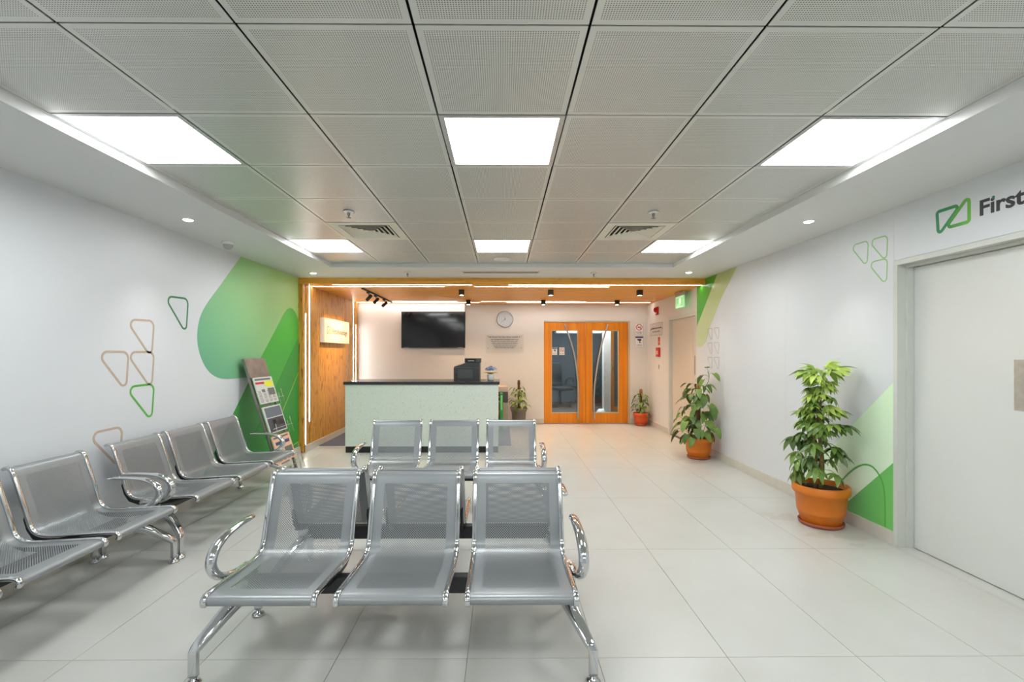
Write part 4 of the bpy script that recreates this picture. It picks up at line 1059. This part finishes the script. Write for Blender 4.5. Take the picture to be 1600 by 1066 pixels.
for k, w0 in enumerate((.60, .36, .12, -.0)):
    if k == 3: w0 = .045
    m_ = MB(); m_.prism([(.13, w0+.01), (.31, w0+.01), (.31, w0+.05), (.13, w0+.05)], lambda u, v, d: rk(u, v, d), .002, .008); hold = m_.build('holder_plate', M['steel_dark'], t)
    for uu in (.08, .36):
        q = MB(); q.sweep([rk(uu, w0+.005, .012), rk(uu, w0, .03), rk(uu, w0, .085), rk(uu, w0+.09, .095)], circ(.0028, 6)); q.build('wire', M['steel'], hold)
    q = MB(); q.sweep([rk(.0, w0+.055, .095), rk(.47, w0+.055, .095)], circ(.0028, 6)); q.build('wire', M['steel'], hold)
    q = MB(); q.sweep([rk(.44, w0-.01, .095), rk(.44, w0+.12, .095)], circ(.0028, 6)); q.build('wire', M['steel'], hold)
RW = Vector((-2.84, 5.10, 0))
fp = lambda u, v, d: tuple(RW+rk(u, v, d))
def paper(k, label, w0, w1, mat_, blocks):
    t = E('newspaper', label, 'newspaper', group='newspapers on the stand')
    m_ = MB(); m_.prism([(.015, w0), (.425, w0), (.425, w1), (.015, w1)], fp, .030, .040); m_.build('folded_sheets', mat_, t)
    h = w1-w0
    for name, m, rects in blocks:
        m_ = MB()
        for a, c, p, q in rects: m_.prism([(.02+.40*a, w0+h*p), (.02+.40*c, w0+h*p), (.02+.40*c, w0+h*q), (.02+.40*a, w0+h*q)], fp, .040, .0406)
        m_.build(name, m, t)
    m_ = MB(); rr = random.Random(k)
    for col in range(4):
        z = .06
        while z < .5:
            a = .04+.24*col; m_.prism([(.02+.4*a, w0+h*z), (.02+.4*(a+.19*rr.uniform(.6, 1)), w0+h*z), (.02+.4*(a+.18), w0+h*(z+.018)), (.02+.4*a, w0+h*(z+.018))], fp, .0399, .0403); z += .045
    o = m_.build('text_columns', M['ink_grey'], t)
paper(1, 'folded newspaper with yellow and red masthead on the stand, topmost', .625, .84, M['paper'],
      [('masthead', M['ink_grey'], [(.05, .9, .88, .95)]), ('red_headline', M['ink_red'], [(.03, .5, .74, .82)]), ('yellow_banner', M['ink_yellow'], [(.52, .97, .62, .84)]), ('photo', M['ink_grey'], [(.58, .95, .30, .56)]), ('small_photo', M['ink_grey'], [(.25, .42, .44, .54)])])
paper(2, 'folded newspaper with dark blue front page on the stand, middle one', .385, .60, M['paper'],
      [('photo', mat('print_photo', lin(106, 112, 122), .6), [(.06, .97, .58, .95)]), ('dark_page', mat('print_slate', lin(78, 76, 84), .6), [(.06, .97, .04, .55)]), ('brown_photo', mat('print_brown', lin(140, 122, 104), .6), [(.5, .92, .25, .48)]), ('black_photo', M['ink'], [(.3, .48, .2, .48)])])
paper(3, 'folded salmon pink newspaper on the stand, lowest one', .145, .36, M['paper_salmon'],
      [('masthead', M['ink_grey'], [(.05, .9, .88, .94)]), ('blue_headline', M['ink_blue'], [(.1, .9, .64, .76)]), ('photo', M['ink_grey'], [(.5, .95, .25, .5)])])

# ------------------------------------------------------------------ potted plants
def pot(t, r, h, m, saucer, pr=1.18):
    prof_ = [(0, .02), (r*.66, .02), (r*.70, .03), (r*.80, h*.30), (r*.82, h*.31), (r*.84, h*.36), (r*.90, h*.78), (r*.985, h*.80), (r*1.0, h*.86), (r*1.0, h*.98), (r*.97, h), (r*.91, h), (r*.89, h*.9), (r*.86, h*.86)]
    m_ = MB(); m_.lathe(prof_, 36); m_.build('pot', m, t)
    m_ = MB(); m_.lathe([(0, h*.84), (r*.87, h*.85), (r*.87, h*.87), (r*.5, h*.89), (0, h*.9)], 24); m_.build('soil', M['soil'], t)
    if saucer:
        m_ = MB(); m_.lathe([(0, 0), (r*.70, 0), (r*.76, .008), (r*.80, .034), (r*.77, .034), (r*.72, .014), (0, .014)], 32); m_.build('saucer', saucer, t)
def link_leaf(me_obj_list, M4, t, first):
    pass
def leaf_variants(builder, mats):
    out = []
    for m in mats: out.append((builder, m))
    return out
def hand_leaf(n, ln, wd, droop, rr):
    """palmate leaf of n leaflets round the end of a petiole that starts at the origin and runs along +X"""
    m_ = MB(); pl = ln*.9
    m_.sweep([(0, 0, 0), (pl*.5, 0, .012), (pl, 0, .0)], circ(.0022, 5))
    for k in range(n):
        a = -2.2+4.4*k/(n-1); l_ = ln*(1-.22*abs(a)/2.2)*rr.uniform(.9, 1.08)
        vs, fs = lm(l_, wd*l_/ln, .45, .12)
        m_.add(pts_xf(Matrix.Translation((pl, 0, 0)) @ rotm(a, -droop+rr.uniform(-.12, .12), rr.uniform(-.25, .25)), vs), fs, True)
    return m_
def meshes_of(builders, mats):
    """one shared mesh per (shape, colour)"""
    out = []
    for bfun in builders:
        for m in mats:
            o = bfun().build('leaf', m); out.append(o.data); bpy.data.objects.remove(o)
    return out
def put_leaf(me, M4, t):
    o = bpy.data.objects.new('leaf', me); C.objects.link(o); o.parent = t; o.matrix_basis = M4; return o
# umbrella plant
t = E('umbrella_plant', 'tall umbrella plant in an orange pot by the green triangle mural', 'plant', (2.615, 3.85, 0))
pot(t, .205, .33, M['terra'], M['saucer'])
rr = random.Random(5)
for k, (x, y, h) in enumerate(((0, 0, 1.22), (-.035, .02, .92), (.03, .03, .78))):
    m_ = MB(); pth = smooth_path([(x, y, .29), (x*1.1+.008, y, .5), (x*.8-.01, y*.9, .75), (x*.6+.012, y*.5, h)], 4)
    n = len(pth); m_.sweep(pth, circ(.016 if k == 0 else .011, 8), None, [1.1-.75*i/n for i in range(n)]); m_.build('stem', M['trunk'] if k < 2 else M['stem'], t)
def hl(sd, n=7): return lambda: hand_leaf(n, .115, .046, .38, random.Random(sd))
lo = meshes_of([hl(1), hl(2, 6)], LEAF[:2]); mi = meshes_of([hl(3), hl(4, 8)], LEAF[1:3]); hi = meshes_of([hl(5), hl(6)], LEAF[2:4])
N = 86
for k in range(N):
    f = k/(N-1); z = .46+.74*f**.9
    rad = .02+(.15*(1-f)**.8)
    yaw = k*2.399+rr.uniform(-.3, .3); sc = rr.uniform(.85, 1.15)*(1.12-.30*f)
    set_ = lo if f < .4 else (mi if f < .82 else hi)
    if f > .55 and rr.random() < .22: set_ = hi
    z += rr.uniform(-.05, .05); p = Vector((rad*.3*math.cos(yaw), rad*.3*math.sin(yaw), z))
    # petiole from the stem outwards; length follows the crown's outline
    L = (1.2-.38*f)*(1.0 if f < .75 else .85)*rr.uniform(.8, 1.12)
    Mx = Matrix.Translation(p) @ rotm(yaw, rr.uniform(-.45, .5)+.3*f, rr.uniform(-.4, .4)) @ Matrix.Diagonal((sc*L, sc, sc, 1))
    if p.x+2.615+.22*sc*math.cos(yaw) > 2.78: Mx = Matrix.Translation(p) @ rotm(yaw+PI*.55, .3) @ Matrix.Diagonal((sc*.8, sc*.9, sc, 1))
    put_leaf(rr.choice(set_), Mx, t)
for yaw, pit, s in ((2.9, .55, 1.25), (-.4, .75, 1.2), (-1.7, .6, 1.25), (1.3, .7, 1.1), (.2, 1.2, 1.1), (2.2, 1.0, 1.0), (-2.5, .35, 1.2)):
    put_leaf(rr.choice(hi), Matrix.Translation((.012, .0, 1.19)) @ rotm(yaw, pit) @ Matrix.Diagonal((s, s*.9, s, 1)), t)
# pothos on moss poles
def heart(ln, wd, curl, sd):
    def f():
        r_ = random.Random(sd); m_ = MB(); pl = ln*.7
        m_.sweep(smooth_path([(0, 0, 0), (pl*.5, 0, .02), (pl, 0, .0)], 2), circ(.0024, 5))
        vs, fs = lm(ln, wd, curl, .10, 1, 6)
        m_.add(pts_xf(Matrix.Translation((pl, 0, 0)) @ rotm(r_.uniform(-.2, .2), -.75), vs), fs, True); return m_
    return f
def pothos(label, loc, r, h, potm, sau, pole_h, n, ln, spread, seed, top, coir=True, name='pothos_plant'):
    t = E(name, label, 'plant', loc); pot(t, r, h, potm, sau)
    m_ = MB(); pr_ = .026
    zz = [h*.85+(pole_h-h*.85)*k/10 for k in range(11)]
    m_.lathe([(0, zz[0])]+[(pr_*(1+.12*((k % 2)*2-1)), z) for k, z in enumerate(zz)]+[(0, pole_h+.004)], 12); m_.build('moss_pole', M['moss'], t)
    if coir:
        m_ = MB(); m_.lathe([(0, pole_h-.09), (pr_*1.15, pole_h-.09), (pr_*1.25, pole_h-.02), (pr_*.9, pole_h+.012), (0, pole_h+.014)], 12); m_.build('pole_cap', M['coir'], t)
    rr = random.Random(seed)
    ms = meshes_of([heart(ln, ln*.62, .35, seed), heart(ln*.85, ln*.56, .5, seed+1)], LEAF[:2] if loc[1] < 8 else LEAF[:3])
    for k in range(n):
        f = k/(n-1); z = h*.95+(top-h*.95)*f; yaw = k*2.399+rr.uniform(-.5, .5)
        sc = rr.uniform(.8, 1.2)*(1-.25*f); L = spread*rr.uniform(.55, 1.1)
        # vines carry the leaf away from the pole
        d = Vector((math.cos(yaw), math.sin(yaw), 0)); p = d*(pr_+L*(.75-.25*f)*rr.uniform(.2, 1)); p.z = z+rr.uniform(-.03, .03)
        if loc[0]+p.x+1.2*ln*sc*math.cos(yaw) > (2.80 if loc[1] < 6.9 else 2.86): yaw = yaw+PI*.6; p = p*.6+Vector((0, 0, p.z*.4))
        if loc[1]+p.y+1.2*ln*sc*math.sin(yaw) > (YB-.04): yaw = -abs(yaw % PI)
        put_leaf(rr.choice(ms), Matrix.Translation(p) @ rotm(yaw, rr.uniform(-.1, .5), rr.uniform(-.4, .4)) @ Matrix.Scale(sc, 4), t)
    m_ = None
    for k in range(7):
        yaw = k*.9+.3; m_ = MB(); d = Vector((math.cos(yaw), math.sin(yaw), 0))
        m_.sweep(smooth_path([d*pr_+Vector((0, 0, h*.88)), d*(spread*.5)+Vector((0, 0, h*.88+.25*(top-h)*(.4+.1*k))), d*(spread*.75)+Vector((0, 0, h*.88+.5*(top-h)*(.4+.1*k)))], 4), circ(.0035, 5)); m_.build('vine', M['stem'], t)
    return t, ms
t2, ms2 = pothos('broad leaved pothos on a moss pole, orange pot, by the cream door', (2.63, 6.30, 0), .185, .285, M['terra'], M['saucer'], .985, 88, .155, .30, 21, 1.0)
m_ = MB(); m_.sweep(smooth_path([(.03, 0, .80), (.09, -.02, .95), (.12, -.05, 1.08), (.10, -.06, 1.17)], 4), circ(.004, 5)); m_.build('vine', M['stem'], t2)
for p, yaw, pit, s in (((.12, -.05, 1.08), 3.0, .4, .8), ((.11, -.055, 1.11), -1.2, .3, .9), ((.10, -.06, 1.14), -2.2, 1.2, .7), ((.115, -.05, 1.10), 2.2, .0, .9), ((.10, -.06, 1.06), -2.7, -.1, .8)):
    put_leaf(ms2[1], Matrix.Translation(p) @ rotm(yaw, pit) @ Matrix.Scale(s, 4), t2)
pothos('small bushy pothos in a red orange pot right of the double door', (2.70, 9.17, 0), .150, .25, M['terra_red'], M['saucer'], .70, 60, .085, .15, 31, .62)
pothos('pothos on a brown moss pole in a grey pot beside the cabinet', (.315, 9.13, 0), .155, .36, M['pot_grey'], None, .885, 56, .10, .17, 41, .74, False)
bpy.context.view_layer.update()
